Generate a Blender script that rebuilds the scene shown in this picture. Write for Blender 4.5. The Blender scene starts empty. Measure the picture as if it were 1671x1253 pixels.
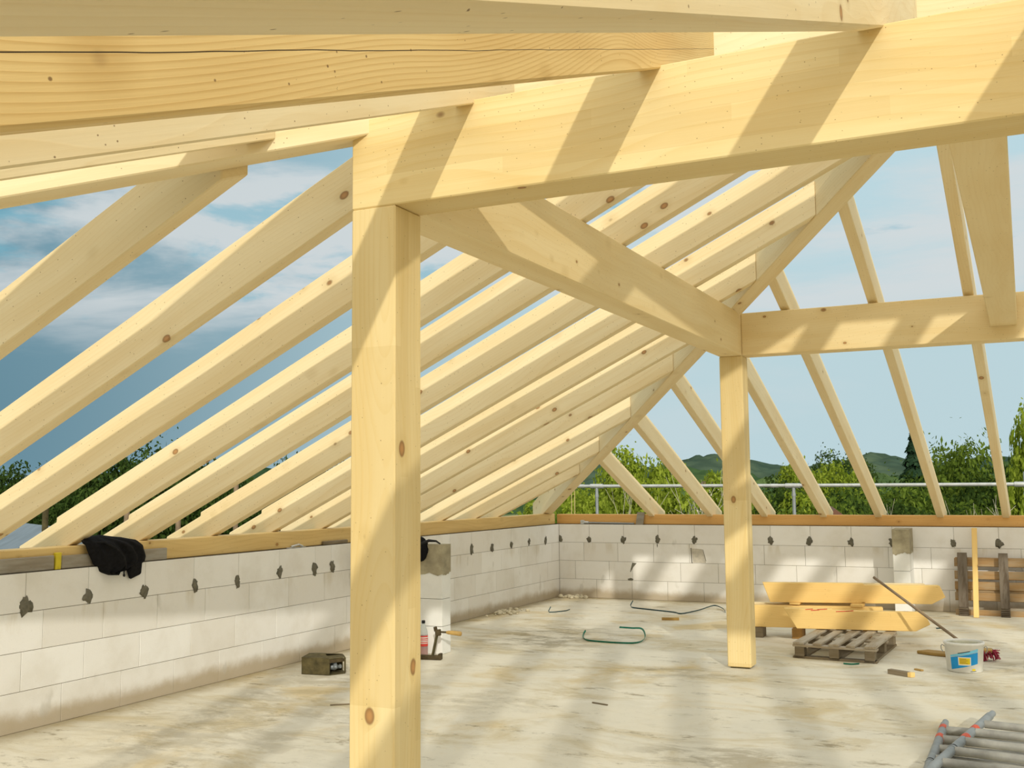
import bpy, math, random
from mathutils import Vector, Matrix, noise
random.seed(7)
V = Vector
PI = math.pi
scene = bpy.context.scene
COL = scene.collection

# ------------------------------------------------------------------ helpers
def wm(o):      # world matrix of an object not yet evaluated
    return wm(o.parent) @ o.matrix_parent_inverse @ o.matrix_basis if o.parent else o.matrix_basis.copy()
def link(o, parent=None):
    COL.objects.link(o)
    if parent is not None:
        o.parent = parent
        o.matrix_parent_inverse = Matrix.Identity(4)
    return o

class MB:
    """collects shapes that become ONE mesh"""
    def __init__(s): s.v = []; s.f = []; s.m = []; s.sm = []
    def add(s, vs, fs, mi=0, smooth=False):
        b = len(s.v); s.v += [V(x) for x in vs]
        for f in fs:
            s.f.append([b + i for i in f]); s.m.append(mi); s.sm.append(smooth)
    def box(s, lo, hi, mi=0):
        (x0, y0, z0), (x1, y1, z1) = lo, hi
        s.add([(x0,y0,z0),(x1,y0,z0),(x1,y1,z0),(x0,y1,z0),(x0,y0,z1),(x1,y0,z1),(x1,y1,z1),(x0,y1,z1)],
              [(0,3,2,1),(4,5,6,7),(0,1,5,4),(1,2,6,5),(2,3,7,6),(3,0,4,7)], mi)
    def hexa(s, p, mi=0):   # 8 points, bottom ring then top ring
        s.add(p, [(0,3,2,1),(4,5,6,7),(0,1,5,4),(1,2,6,5),(2,3,7,6),(3,0,4,7)], mi)
    def bar(s, a, b, w, h, mi=0, up=(0,0,1)):   # box along a->b, centred
        a, b = V(a), V(b); d = (b-a).normalized(); l = d.cross(V(up)).normalized(); u = l.cross(d)
        p = [q + l*sx*w/2 + u*sz*h/2 for sz in (-1,1) for q, sx in ((a,-1),(a,1),(b,1),(b,-1))]
        s.hexa(p, mi)
    def tube(s, pts, r, n=12, mi=0, caps=True, radii=None):
        pts = [V(q) for q in pts]; rings = []
        prev = None
        for i, q in enumerate(pts):
            t = (pts[min(i+1,len(pts)-1)] - pts[max(i-1,0)]).normalized()
            ref = prev if prev is not None else (V((0,0,1)) if abs(t.z) < .9 else V((1,0,0)))
            a = (ref - t*ref.dot(t)).normalized(); prev = a; b = t.cross(a)
            rr = radii[i] if radii else r
            rings.append([q + (a*math.cos(2*PI*k/n) + b*math.sin(2*PI*k/n))*rr for k in range(n)])
        base = len(s.v); fs = []
        for i in range(len(rings)-1):
            for k in range(n):
                fs.append((i*n+k, i*n+(k+1) % n, (i+1)*n+(k+1) % n, (i+1)*n+k))
        s.add([q for ring in rings for q in ring], fs, mi, True)
        if caps:
            s.add(rings[0], [tuple(range(n-1,-1,-1))], mi); s.add(rings[-1], [tuple(range(n))], mi)
    def lathe(s, c, prof, n=32, mi=0, smooth=True):  # prof (r,z)
        c = V(c); vs = []; fs = []
        for r, z in prof:
            vs += [c + V((r*math.cos(2*PI*k/n), r*math.sin(2*PI*k/n), z)) for k in range(n)]
        for i in range(len(prof)-1):
            for k in range(n):
                fs.append((i*n+k, i*n+(k+1) % n, (i+1)*n+(k+1) % n, (i+1)*n+k))
        s.add(vs, fs, mi, smooth)
    def prism(s, poly, off, mi=0):   # polygon (3d points) extruded by vector off
        n = len(poly); off = V(off)
        vs = [V(q) for q in poly] + [V(q)+off for q in poly]
        fs = [tuple(range(n-1,-1,-1)), tuple(range(n, 2*n))] + [(i,(i+1) % n,n+(i+1) % n,n+i) for i in range(n)]
        s.add(vs, fs, mi)
    def blob(s, c, r, seed=0, amp=.35, mi=0, n=10, m=7):
        c = V(c); vs = []; fs = []
        for i in range(m+1):
            th = PI*i/m
            for k in range(n):
                ph = 2*PI*k/n
                d = V((math.sin(th)*math.cos(ph), math.sin(th)*math.sin(ph), math.cos(th)))
                q = 1 + amp*noise.noise(d*1.7 + V((seed*3.1, seed, 0)))
                vs.append(c + V((d.x*r[0]*q, d.y*r[1]*q, d.z*r[2]*q)))
        for i in range(m):
            for k in range(n):
                fs.append((i*n+k, (i+1)*n+k, (i+1)*n+(k+1) % n, i*n+(k+1) % n))
        s.add(vs, fs, mi, True)
    def build(s, name, mats, parent=None, M=None, bevel=0, origin=None):
        me = bpy.data.meshes.new(name)
        M = M if M is not None else (Matrix.Translation(V(origin)) if origin is not None else Matrix.Identity(4))
        inv = M.inverted()
        me.from_pydata([tuple(inv @ q) for q in s.v], [], s.f)
        for mt in (mats if isinstance(mats, (list, tuple)) else [mats]): me.materials.append(mt)
        me.polygons.foreach_set('material_index', s.m)
        me.polygons.foreach_set('use_smooth', s.sm)
        me.update(); me.validate()
        o = bpy.data.objects.new(name, me); link(o)
        if parent is not None:
            o.parent = parent
            o.matrix_parent_inverse = wm(parent).inverted()
        o.matrix_basis = M
        if bevel:
            b = o.modifiers.new('edge', 'BEVEL'); b.width = bevel; b.segments = 1; b.limit_method = 'ANGLE'; b.angle_limit = math.radians(40)
        return o

def tag(o, label, cat, group=None):
    o['label'] = label; o['category'] = cat
    if group: o['group'] = group
    return o
def struct(o): o['kind'] = 'structure'; return o
def empty(name, loc, label, cat, group=None):
    o = bpy.data.objects.new(name, None); COL.objects.link(o); o.location = loc; o.empty_display_size = .1
    return tag(o, label, cat, group)

# ------------------------------------------------------------------ materials
def mat(name):
    m = bpy.data.materials.new(name); m.use_nodes = True
    nt = m.node_tree; nt.nodes.clear()
    out = nt.nodes.new('ShaderNodeOutputMaterial'); b = nt.nodes.new('ShaderNodeBsdfPrincipled')
    nt.links.new(b.outputs[0], out.inputs[0])
    return m, nt, b
class G:
    def __init__(s, nt): s.nt = nt
    def n(s, t, **kw):
        x = s.nt.nodes.new('ShaderNode'+t)
        for k, v in kw.items(): setattr(x, k, v)
        return x
    def put(s, sock, val):
        if hasattr(val, 'is_linked') or isinstance(val, bpy.types.NodeSocket): s.nt.links.new(val, sock)
        else: sock.default_value = val
    def math(s, op, a, b=None, c=None, clamp=False):
        x = s.n('Math', operation=op); x.use_clamp = clamp
        s.put(x.inputs[0], a)
        if b is not None: s.put(x.inputs[1], b)
        if c is not None: s.put(x.inputs[2], c)
        return x.outputs[0]
    def vm(s, op, a, b=None):
        x = s.n('VectorMath', operation=op); s.put(x.inputs[0], a)
        if b is not None: s.put(x.inputs[1], b)
        return x.outputs[0] if op not in ('LENGTH','DOT_PRODUCT') else x.outputs['Value']
    def noise(s, vec, scale=1, detail=3, rough=.5, dist=0, out=0):
        x = s.n('TexNoise'); s.put(x.inputs['Vector'], vec)
        x.inputs['Scale'].default_value = scale; x.inputs['Detail'].default_value = detail
        x.inputs['Roughness'].default_value = rough; x.inputs['Distortion'].default_value = dist
        return x.outputs[out]
    def ramp(s, fac, stops, interp='LINEAR'):
        x = s.n('ValToRGB'); s.put(x.inputs[0], fac); cr = x.color_ramp; cr.interpolation = interp
        while len(cr.elements) < len(stops): cr.elements.new(.5)
        for e, (p, c) in zip(cr.elements, stops):
            e.position = p; e.color = (c, c, c, 1) if isinstance(c, (int, float)) else (*c, 1)
        return x.outputs[0]
    def mix(s, fac, a, b, blend='MIX'):
        x = s.n('Mix', data_type='RGBA', blend_type=blend); x.clamp_factor = True
        s.put(x.inputs[0], fac)
        for sock, v in ((x.inputs[6], a), (x.inputs[7], b)):
            if isinstance(v, tuple) and len(v) == 3: v = (*v, 1)
            s.put(sock, v)
        return x.outputs[2]
    def smooth(s, v, a, b):
        x = s.n('MapRange', interpolation_type='SMOOTHSTEP'); s.put(x.inputs[0], v)
        x.inputs[1].default_value = a; x.inputs[2].default_value = b
        return x.outputs[0]
    def bump(s, h, strength, dist, bsdf):
        x = s.n('Bump'); x.inputs['Strength'].default_value = strength; x.inputs['Distance'].default_value = dist
        s.put(x.inputs['Height'], h); s.nt.links.new(x.outputs[0], bsdf.inputs['Normal'])
def simple(name, col, rough=.6, metal=0, var=.12, scale=30, spec=.3):
    m, nt, b = mat(name); g = G(nt)
    tc = g.n('TexCoord').outputs['Object']
    n = g.noise(tc, scale, 4, .6)
    c = g.mix(g.ramp(n, [(.3, 0), (.7, 1)]), tuple(x*(1-var) for x in col), tuple(min(1, x*(1+var)) for x in col))
    nt.links.new(c, b.inputs['Base Color'])
    b.inputs['Roughness'].default_value = rough; b.inputs['Metallic'].default_value = metal
    b.inputs['Specular IOR Level'].default_value = spec
    return m

def wood(name, light, dark, knot=(.22,.10,.03), ring=26., knots=.30, lam=0, weather=None, rings=.24, crack=None):
    """sawn spruce, grain along local X"""
    m, nt, b = mat(name); g = G(nt)
    tc = g.n('TexCoord').outputs['Object']
    rnd = g.n('ObjectInfo').outputs['Random']
    sep = g.n('SeparateXYZ'); nt.links.new(tc, sep.inputs[0]); x, y, z = sep.outputs
    off = g.math('MULTIPLY', rnd, 57.0)
    xs = g.math('ADD', x, off)
    def comb(a, b_, c):
        k = g.n('CombineXYZ'); g.put(k.inputs[0], a); g.put(k.inputs[1], b_); g.put(k.inputs[2], c); return k.outputs[0]
    # growth rings around a wandering pith
    w1 = g.noise(comb(g.math('MULTIPLY', xs, .45), y, z), 1.6, 2, .5)
    w2 = g.noise(comb(g.math('MULTIPLY', xs, .5), off, 3.), 1.3, 1, .5)
    py = g.math('ADD', y, g.math('MULTIPLY_ADD', rnd, .5, -.33))
    pz = g.math('ADD', z, g.math('MULTIPLY_ADD', w2, .30, -.10))
    rad = g.math('SQRT', g.math('ADD', g.math('MULTIPLY', py, py), g.math('MULTIPLY', pz, pz)))
    ph = g.math('ADD', g.math('MULTIPLY', rad, ring*2), g.math('MULTIPLY', w1, 5.5))
    fr = g.math('FRACT', ph)
    ringm = g.ramp(fr, [(0, 0), (.55, .12), (.86, .85), (.94, 1), (1, 0)])
    fine = g.noise(comb(g.math('MULTIPLY', xs, 1.5), g.math('MULTIPLY', y, 70), g.math('MULTIPLY', z, 70)), 1.5, 4, .6)
    broad = g.noise(comb(g.math('MULTIPLY', xs, .9), g.math('MULTIPLY', y, 9), g.math('MULTIPLY', z, 9)), 1.0, 2, .5)
    f = g.math('ADD', g.math('MULTIPLY', ringm, rings), g.math('MULTIPLY', g.smooth(broad, .35, .7), .42))
    f = g.math('ADD', f, g.math('MULTIPLY_ADD', fine, .36, -.16), clamp=True)
    col = g.mix(f, light, dark)
    # per-board warmth
    col = g.mix(g.math('MULTIPLY', rnd, .35), col, tuple(light[i]*.4+dark[i]*.6 for i in range(3)))
    if lam:   # glued lamellae with their own tone and finger joints
        lz = g.math('FLOOR', g.math('DIVIDE', z, lam))
        wn = g.n('TexWhiteNoise', noise_dimensions='2D'); 
        nt.links.new(comb(lz, g.math('FLOOR', g.math('ADD', g.math('DIVIDE', xs, 1.35), g.math('MULTIPLY', lz, .37))), 0.), wn.inputs['Vector'])
        col = g.mix(g.math('MULTIPLY', wn.outputs['Value'], .38), col, tuple(c*.8 for c in dark))
        edge = g.math('ABSOLUTE', g.math('SUBTRACT', g.math('FRACT', g.math('DIVIDE', z, lam)), .5))
        col = g.mix(g.math('MULTIPLY', g.smooth(edge, .485, .5), .30), col, tuple(c*.7 for c in dark))
    # knots
    kv = comb(g.math('MULTIPLY', xs, 6.0), g.math('MULTIPLY', y, 9), g.math('MULTIPLY', z, 9))
    vo = g.n('TexVoronoi', feature='F1'); nt.links.new(kv, vo.inputs['Vector']); vo.inputs['Scale'].default_value = 1.0
    vs = g.n('SeparateColor'); nt.links.new(vo.outputs['Color'], vs.inputs[0])
    pick = g.math('LESS_THAN', vs.outputs[0], knots*.55)
    size = g.math('MULTIPLY_ADD', vs.outputs[1], .16, .09)
    dn = g.math('DIVIDE', vo.outputs['Distance'], size)
    halo = g.math('MULTIPLY', g.math('SUBTRACT', 1., g.smooth(dn, .7, 2.3)), pick)
    core = g.math('MULTIPLY', g.math('SUBTRACT', 1., g.smooth(dn, .65, .95)), pick)
    col = g.mix(g.math('MULTIPLY', halo, .38), col, tuple(dark[i]*.85 for i in range(3)))
    col = g.mix(g.math('MULTIPLY', core, .85), col, g.mix(g.smooth(dn, .2, .8), tuple(k*2.0 for k in knot), knot))
    # pin knots
    v2 = g.n('TexVoronoi', feature='F1'); nt.links.new(comb(g.math('MULTIPLY', xs, 11), g.math('MULTIPLY', y, 15), g.math('MULTIPLY', z, 15)), v2.inputs['Vector'])
    s2 = g.n('SeparateColor'); nt.links.new(v2.outputs['Color'], s2.inputs[0])
    d2 = g.math('DIVIDE', v2.outputs['Distance'], g.math('MULTIPLY_ADD', s2.outputs[1], .12, .07))
    p2 = g.math('MULTIPLY', g.math('LESS_THAN', s2.outputs[0], knots*.9), g.math('SUBTRACT', 1., g.smooth(d2, .5, 1.1)))
    col = g.mix(g.math('MULTIPLY', p2, .8), col, (.16,.075,.025))
    if crack:   # one long drying crack on the side face
        zc = g.math('ADD', z, g.math('MULTIPLY', g.math('SUBTRACT', g.noise(comb(g.math('MULTIPLY', x, 1.3), 0., 2.), 1.5, 3, .5), .5), .012))
        cm = g.math('LESS_THAN', g.math('ABSOLUTE', g.math('SUBTRACT', zc, crack)), .0007)
        col = g.mix(g.math('MULTIPLY', cm, .95), col, (.03,.018,.008))
    if weather:
        wm = g.smooth(g.noise(comb(g.math('MULTIPLY', xs, 2), g.math('MULTIPLY', y, 12), g.math('MULTIPLY', z, 12)), 1.2, 4, .65), .40, .62)
        col = g.mix(g.math('MULTIPLY', wm, weather[1]), col, weather[0])
    nt.links.new(col, b.inputs['Base Color'])
    b.inputs['Roughness'].default_value = .62; b.inputs['Specular IOR Level'].default_value = .25
    g.bump(g.math('ADD', fine, g.math('MULTIPLY', ringm, .4)), .18, .003, b)
    return m

W_RAFT = wood('spruce_rafter', (.85,.72,.46), (.72,.53,.25), rings=.20)
W_GLUE = wood('spruce_glulam', (.84,.69,.37), (.72,.50,.18), knots=.26, lam=.061)
W_POST = wood('spruce_post', (.84,.69,.38), (.72,.51,.19), knots=.2, lam=.055)
W_BEAM = wood('spruce_beam', (.84,.69,.40), (.72,.52,.22), knots=.34, rings=.14)
W_WIDE = wood('spruce_wide_grain', (.83,.62,.28), (.56,.33,.09), ring=62, knots=.2, rings=.50, crack=.064)
W_PLATE = wood('spruce_plate_orange', (.72,.43,.15), (.52,.26,.07), knots=.3)
W_PLATEL = wood('spruce_plate', (.72,.52,.22), (.52,.33,.11), knots=.3)
W_FRESH = wood('fresh_timber', (.86,.61,.24), (.72,.46,.14), knots=.12, rings=.15)
W_GREY = wood('weathered_board', (.30,.26,.20), (.17,.14,.10), knots=.1, weather=((.36,.34,.29), .6))
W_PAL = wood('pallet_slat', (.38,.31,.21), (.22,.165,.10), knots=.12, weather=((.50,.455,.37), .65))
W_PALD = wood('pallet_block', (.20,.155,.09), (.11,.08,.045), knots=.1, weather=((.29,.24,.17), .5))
W_PALB = wood('pallet_board_brown', (.42,.26,.11), (.24,.14,.055), knots=.2, weather=((.36,.30,.20), .5))
W_DIRTY = wood('dirty_board', (.105,.075,.045), (.05,.035,.022), knots=.1, weather=((.42,.38,.31), .22))
W_SCRAP = wood('scrap_wood', (.40,.255,.075), (.25,.145,.04), knots=.05)

def block_mat():
    m, nt, b = mat('aerated_concrete'); g = G(nt)
    pos = g.n('NewGeometry')
    P = pos.outputs['Position']; ri = pos.outputs['Random Per Island']
    sep = g.n('SeparateXYZ'); nt.links.new(P, sep.inputs[0])
    base = g.mix(ri, (.76,.735,.69), (.84,.83,.805))
    cl = g.noise(P, 2.2, 5, .6)
    base = g.mix(g.math('MULTIPLY', g.smooth(cl, .45, .7), .30), base, (.58,.53,.44))
    # mud splash along the foot of the wall, dribbles below the top course
    nz = g.noise(P, 3.0, 5, .65)
    foot = g.math('SUBTRACT', 1., g.smooth(g.math('SUBTRACT', sep.outputs[2], g.math('MULTIPLY', nz, .16)), -.03, .075))
    base = g.mix(g.math('MULTIPLY', foot, .72), base, (.36,.27,.14))
    dn = g.noise(g.vm('MULTIPLY', P, (2.2, 2.2, .5)), 2.0, 4, .6)
    seam = g.math('MULTIPLY', g.smooth(sep.outputs[2], .55, .74), g.math('SUBTRACT', 1., g.smooth(sep.outputs[2], .745, .755)))
    base = g.mix(g.math('MULTIPLY', g.math('MULTIPLY', seam, g.smooth(dn, .52, .66)), .38), base, (.50,.42,.27))
    pt = g.noise(g.vm('MULTIPLY', P, (5, 5, 2.2)), 1.0, 3, .5)
    base = g.mix(g.math('MULTIPLY', g.smooth(pt, .66, .72), .4), base, (.48,.46,.40))
    sp = g.noise(P, 60, 2, .5)
    base = g.mix(g.math('MULTIPLY', g.smooth(sp, .62, .75), .12), base, (.45,.42,.38))
    nt.links.new(base, b.inputs['Base Color']); b.inputs['Roughness'].default_value = .95
    b.inputs['Specular IOR Level'].default_value = .1
    g.bump(g.noise(P, 130, 3, .6), .25, .004, b)
    return m
BLOCK = block_mat()
MORTAR = simple('mortar', (.15,.14,.105), .95, 0, .25, 24)
JOINT = simple('joint_mortar', (.20,.18,.14), .95, 0, .2, 12)
CAPM = simple('cast_concrete', (.345,.305,.205), .95, 0, .28, 9)
PATCH = simple('patched_mortar', (.50,.46,.38), .95, 0, .15, 20)
PIERM = simple('pier_block', (.78,.78,.75), .95, 0, .05, 5)

def floor_mat():
    m, nt, b = mat('screed_floor'); g = G(nt)
    P = g.n('TexCoord').outputs['Object']
    big = g.noise(P, .55, 5, .6)
    c = g.mix(g.smooth(big, .35, .68), (.72,.67,.54), (.64,.605,.50))
    br = g.noise(g.vm('MULTIPLY', P, (.8, 1.5, 1)), 1.1, 7, .70, .8)
    c = g.mix(g.math('MULTIPLY', g.smooth(br, .47, .66), .72), c, (.52,.43,.25))
    pale = g.noise(g.vm('MULTIPLY', P, (1.3, 1.9, 1)), 1.5, 7, .72, .6)
    c = g.mix(g.math('MULTIPLY', g.smooth(pale, .52, .74), .6), c, (.79,.755,.655))
    gr = g.noise(P, 5.0, 7, .72)
    c = g.mix(g.math('MULTIPLY', g.smooth(gr, .52, .74), .42), c, (.46,.43,.34))
    # ochre dust drifts and dirty patches
    och = g.noise(g.vm('ADD', P, (13., 4., 0.)), .8, 5, .65, .5)
    c = g.mix(g.math('MULTIPLY', g.smooth(och, .53, .68), .6), c, (.58,.44,.20))
    sm = g.noise(g.vm('MULTIPLY', P, (1.5, 3.2, 1)), 1.5, 8, .76)
    c = g.mix(g.math('MULTIPLY', g.smooth(sm, .565, .66), .70), c, (.23,.185,.105))
    # dirty footprints of past work: by the left pier, left foreground, front edge, behind the bucket
    stn = g.noise(g.vm('MULTIPLY', P, (1.2, 2.2, 1)), 2.0, 7, .72, .5)
    for (cx, cy, rx, ry, amt) in ((1.45,-3.75,.85,1.1,.8),(1.2,-8.3,1.1,1.2,.42),(4.25,-7.75,.6,.35,.7),(5.95,-4.0,.7,.5,.7),(3.3,-5.25,.8,.35,.5),(.75,-6.6,.5,1.2,.4),(2.3,-6.9,.5,.4,.4)):
        dd = g.vm('LENGTH', g.vm('MULTIPLY', g.vm('SUBTRACT', P, (cx,cy,0)), (1/rx,1/ry,0)))
        mk = g.math('MULTIPLY', g.math('SUBTRACT', 1., g.smooth(dd,.35,1.25)), g.smooth(stn,.42,.58))
        c = g.mix(g.math('MULTIPLY', mk, amt*.8), c, (.235,.19,.105))
    # dirt swept along the left and the back wall
    sp = g.n('SeparateXYZ'); nt.links.new(P, sp.inputs[0])
    dl = g.math('ADD', g.math('MULTIPLY', g.math('MINIMUM', sp.outputs[0], g.math('MULTIPLY', sp.outputs[1], -1.)), 1.), g.math('MULTIPLY', gr, .35))
    c = g.mix(g.math('MULTIPLY', g.math('SUBTRACT', 1., g.smooth(dl, .16, .48)), .7), c, (.30,.235,.12))
    fl = g.n('TexVoronoi', feature='F1'); nt.links.new(g.vm('MULTIPLY', P, (7, 11, 1)), fl.inputs['Vector'])
    fs = g.n('SeparateColor'); nt.links.new(fl.outputs['Color'], fs.inputs[0])
    speck = g.math('MULTIPLY', g.math('LESS_THAN', fs.outputs[0], .34), g.math('LESS_THAN', fl.outputs['Distance'], g.math('MULTIPLY', fs.outputs[1], .13)))
    c = g.mix(g.math('MULTIPLY', speck, .7), c, (.16,.125,.075))
    nt.links.new(c, b.inputs['Base Color']); b.inputs['Roughness'].default_value = .9; b.inputs['Specular IOR Level'].default_value = .2
    g.bump(g.noise(P, 35, 5, .7), .25, .01, b)
    return m
FLOOR = floor_mat()

def leaf_mat(name, a, b_, trans=.45):
    m = bpy.data.materials.new(name); m.use_nodes = True; nt = m.node_tree; nt.nodes.clear(); g = G(nt)
    out = g.n('OutputMaterial'); d = g.n('BsdfDiffuse'); t = g.n('BsdfTranslucent'); mx = g.n('MixShader')
    geo = g.n('NewGeometry'); oi = g.n('ObjectInfo').outputs['Random']
    c = g.mix(geo.outputs['Random Per Island'], a, b_)
    c = g.mix(g.math('MULTIPLY', oi, .4), c, tuple(x*.65 for x in a))
    nt.links.new(c, d.inputs[0]); nt.links.new(c, t.inputs[0])
    mx.inputs[0].default_value = trans
    nt.links.new(d.outputs[0], mx.inputs[1]); nt.links.new(t.outputs[0], mx.inputs[2]); nt.links.new(mx.outputs[0], out.inputs[0])
    return m
LEAF = leaf_mat('leaf_green', (.085,.14,.018), (.21,.285,.045))
LEAFY = leaf_mat('leaf_yellow_green', (.19,.26,.020), (.42,.50,.07))
LEAFD = leaf_mat('leaf_dark', (.028,.055,.012), (.075,.12,.026), .3)
NEEDLE = leaf_mat('spruce_needles', (.018,.042,.022), (.045,.085,.040), .1)
BARK = simple('bark', (.16,.115,.07), .9, 0, .3, 8)
BARKP = simple('pale_bark', (.46,.42,.32), .9, 0, .25, 8)
STEEL = simple('galvanised_steel', (.50,.52,.51), .5, .55, .14, 14, .5)
STEELD = simple('dull_scaffold_tube', (.36,.355,.32), .55, .35, .22, 9, .4)
STEELB = simple('scaffold_standard_grey', (.29,.315,.325), .5, .35, .15, 9, .4)
REDP = simple('red_marking_paint', (.62,.10,.045), .55, 0, .25, 40)
BLACK = simple('black_rubber', (.012,.012,.013), .6, 0, .2, 30)
RUST = simple('rusty_steel', (.10,.082,.035), .75, .25, .45, 18)
RUSTD = simple('rusty_dark_steel', (.085,.062,.03), .75, .3, .4, 20)
GREENS = simple('green_strap', (.015,.17,.105), .45, 0, .25, 20)
DARKS = simple('dark_strap', (.02,.065,.075), .45, 0, .25, 20)
CLOTH = simple('black_cloth', (.010,.010,.011), .95, 0, .3, 40, .1)
CLOTHL = simple('black_lining', (.017,.017,.018), .95, 0, .3, 40, .1)
WHITEP = simple('white_plastic', (.78,.77,.72), .4, 0, .06, 14, .5)
SLURRY = simple('dried_plaster', (.50,.49,.38), .8, 0, .25, 18)
BLUE = simple('blue_print', (.012,.29,.66), .4, 0, .05, 10)
CYAN = simple('light_blue_print', (.20,.58,.78), .4, 0, .05, 10)
YELLOW = simple('yellow_print', (.80,.60,.02), .4, 0, .06, 10)
YELLOWW = simple('yellow_painted_wood', (.62,.50,.03), .6, 0, .15, 20)
CRIMSON = simple('crimson_bristles', (.30,.028,.055), .7, 0, .45, 60)
RIND = simple('red_drink', (.62,.14,.10), .25, 0, .15, 12)
REDL = simple('red_label', (.66,.06,.05), .4, 0, .1, 20)
HANDLE = simple('handle_wood_grey', (.24,.175,.11), .6, 0, .25, 12)
HANDLEW = simple('tool_handle_wood', (.44,.28,.085), .5, 0, .2, 12)
ORANGE = simple('orange_wood_block', (.34,.19,.055), .7, 0, .2, 14)
ROOFG = simple('grey_roof', (.16,.20,.23), .7, 0, .15, 2)
ROOFR = simple('brown_roof', (.16,.075,.045), .8, 0, .2, 2)
RENDER = simple('cream_render', (.74,.68,.55), .9, 0, .06, 2)
CARDB = simple('silver_foil', (.62,.64,.66), .3, .8, .2, 20, .5)
ROPE = simple('pale_rope', (.62,.50,.22), .8, 0, .2, 30)
CHIP = simple('rubble', (.58,.52,.38), .95, 0, .25, 10)
GLASSY, _nt, _b = mat('clear_bottle_plastic')
_b.inputs['Base Color'].default_value = (.85,.9,.9,1); _b.inputs['Roughness'].default_value = .12
_b.inputs['Transmission Weight'].default_value = .75; _b.inputs['IOR'].default_value = 1.2

# ------------------------------------------------------------------ timbers
def timber(name, p0, p1, w, h, m, label, cat, group=None, sp=None, ep=None, up=(0,0,1), bevel=.005, kids=None, anchor='bottom'):
    """box along p0->p1 (centre of its bottom face); sp / ep = (point, normal) planes that cut the ends"""
    p0, p1 = V(p0), V(p1); d = (p1-p0).normalized(); l = d.cross(V(up)).normalized(); u = l.cross(d)
    if sp is None: sp = (p0, d)
    if ep is None: ep = (p1, d)
    def cut(q, pl):
        pt, n = V(pl[0]), V(pl[1]); return q + d*((pt-q).dot(n)/d.dot(n))
    cs = [(-w/2,0),(w/2,0),(w/2,h),(-w/2,h)]
    a = [cut(p0+l*cx+u*cz, sp) for cx, cz in cs]; b = [cut(p0+l*cx+u*cz, ep) for cx, cz in cs]
    mb = MB(); mb.add(a+b, [(3,2,1,0),(4,5,6,7),(0,1,5,4),(1,2,6,5),(2,3,7,6),(3,0,4,7)])
    M = Matrix.Translation(p0) @ Matrix((d, -l, u)).transposed().to_4x4()
    # local axes: x along, y = -lateral, z up (right handed)
    M = Matrix((( d.x,-l.x,u.x,p0.x),(d.y,-l.y,u.y,p0.y),(d.z,-l.z,u.z,p0.z),(0,0,0,1)))
    o = mb.build(name, m, None, M, bevel)
    return tag(o, label, cat, group)

H1, HP = 2.624, .363            # underside and height of the purlins
# posts
def post(x0, x1, y0, y1, ztop, label, m):
    mb = MB(); mb.box((x0,y0,.012),(x1,y1,ztop))
    c = V(((x0+x1)/2,(y0+y1)/2,.012))
    M = Matrix(((0,1,0,c.x),(0,0,1,c.y),(1,0,0,c.z),(0,0,0,1)))   # local x runs up the post
    o = mb.build('post', m, None, M, .006); tag(o, label, 'post')
    f = MB(); f.box((x0+.02,y0+.02,0),(x1-.02,y1-.02,.014)); f.build('base_plate', RUST, o)
    return o
post(3.4986,3.698,-10.351,-10.153,H1-.010,'thick square spruce post in the foreground, full height of the photo','post' and W_POST)
post(3.556,3.753,-4.834,-4.637,H1,'square spruce post farther back where two beams meet',W_POST)

# the front beam, its top notched by the rafters
timber('beam',(3.4986,-10.251,H1-.0097),(11.9,-10.251,H1-.0097),.2,.359,W_GLUE,'heavy yellow beam resting on the foreground post and rising to the upper right','beam')
timber('beam',(3.60,-10.150,H1),(3.6565,-4.640,H1),.197,HP,W_BEAM,'long beam running back from the foreground post to the rear post','beam')
timber('beam',(3.7538,-4.736,H1),(11.9,-4.736,H1),.197,HP,W_BEAM,'horizontal beam running right from the rear post','beam')
timber('tie_beam',(5.742,-10.149,2.73),(5.788,-4.836,2.73),.19,.24,W_BEAM,'short steep-looking tie beam at the upper right, under the front beam','beam')

# wall plates
timber('wall_plate',(-.13,-14.95,1.003),(-.13,-.02,1.003),.16,.145,W_PLATEL,'timber plate along the top of the left block wall','wall plate')
timber('wall_plate',(-.05,.13,1.003),(11.9,.13,1.003),.16,.133,W_PLATE,'orange timber plate along the top of the back wall','wall plate')

# hip rafters
HB0, HBS = -.31, -1.245          # back hip centre line in plan: y = HB0 + HBS x
def zb(x): return 1.215+.48*x-.035
AP = (5.78,)
bh_d = V((1,HBS,.48)).normalized()
pl_n = V((1,HBS,0)).normalized()
timber('hip_rafter',(-.30,HB0+HBS*-.30,zb(-.30)),(5.72,HB0+HBS*5.72,zb(5.72)),.14,.30,W_RAFT,
       'diagonal hip rafter rising from the far corner over the rear post','hip rafter',sp=(V((-.42,HB0+HBS*-.42,1)),pl_n),ep=(V((5.70,HB0+HBS*5.70,4)),pl_n))
FHS = 1.20
def fy(x): return -10.35+FHS*(x-3.474)
def zf(x): return 2.89+.48*(x-3.474)
fn = V((1,FHS,0)).normalized()
timber('hip_rafter',(.35,fy(.35),zf(.35)),(5.90,fy(5.90),zf(5.90)),.16,.28,W_RAFT,
       'lowest timber of the upper left, hip rafter crossing onto the foreground post','hip rafter',sp=(V((.35,fy(.35),1)),fn),ep=(V((5.86,fy(5.86),4)),fn))
timber('ridge_beam',(5.80,-7.47,3.98),(12,-7.47,3.98),.12,.24,W_RAFT,'ridge beam over the middle of the roof, hidden above the front beam','beam')

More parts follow.
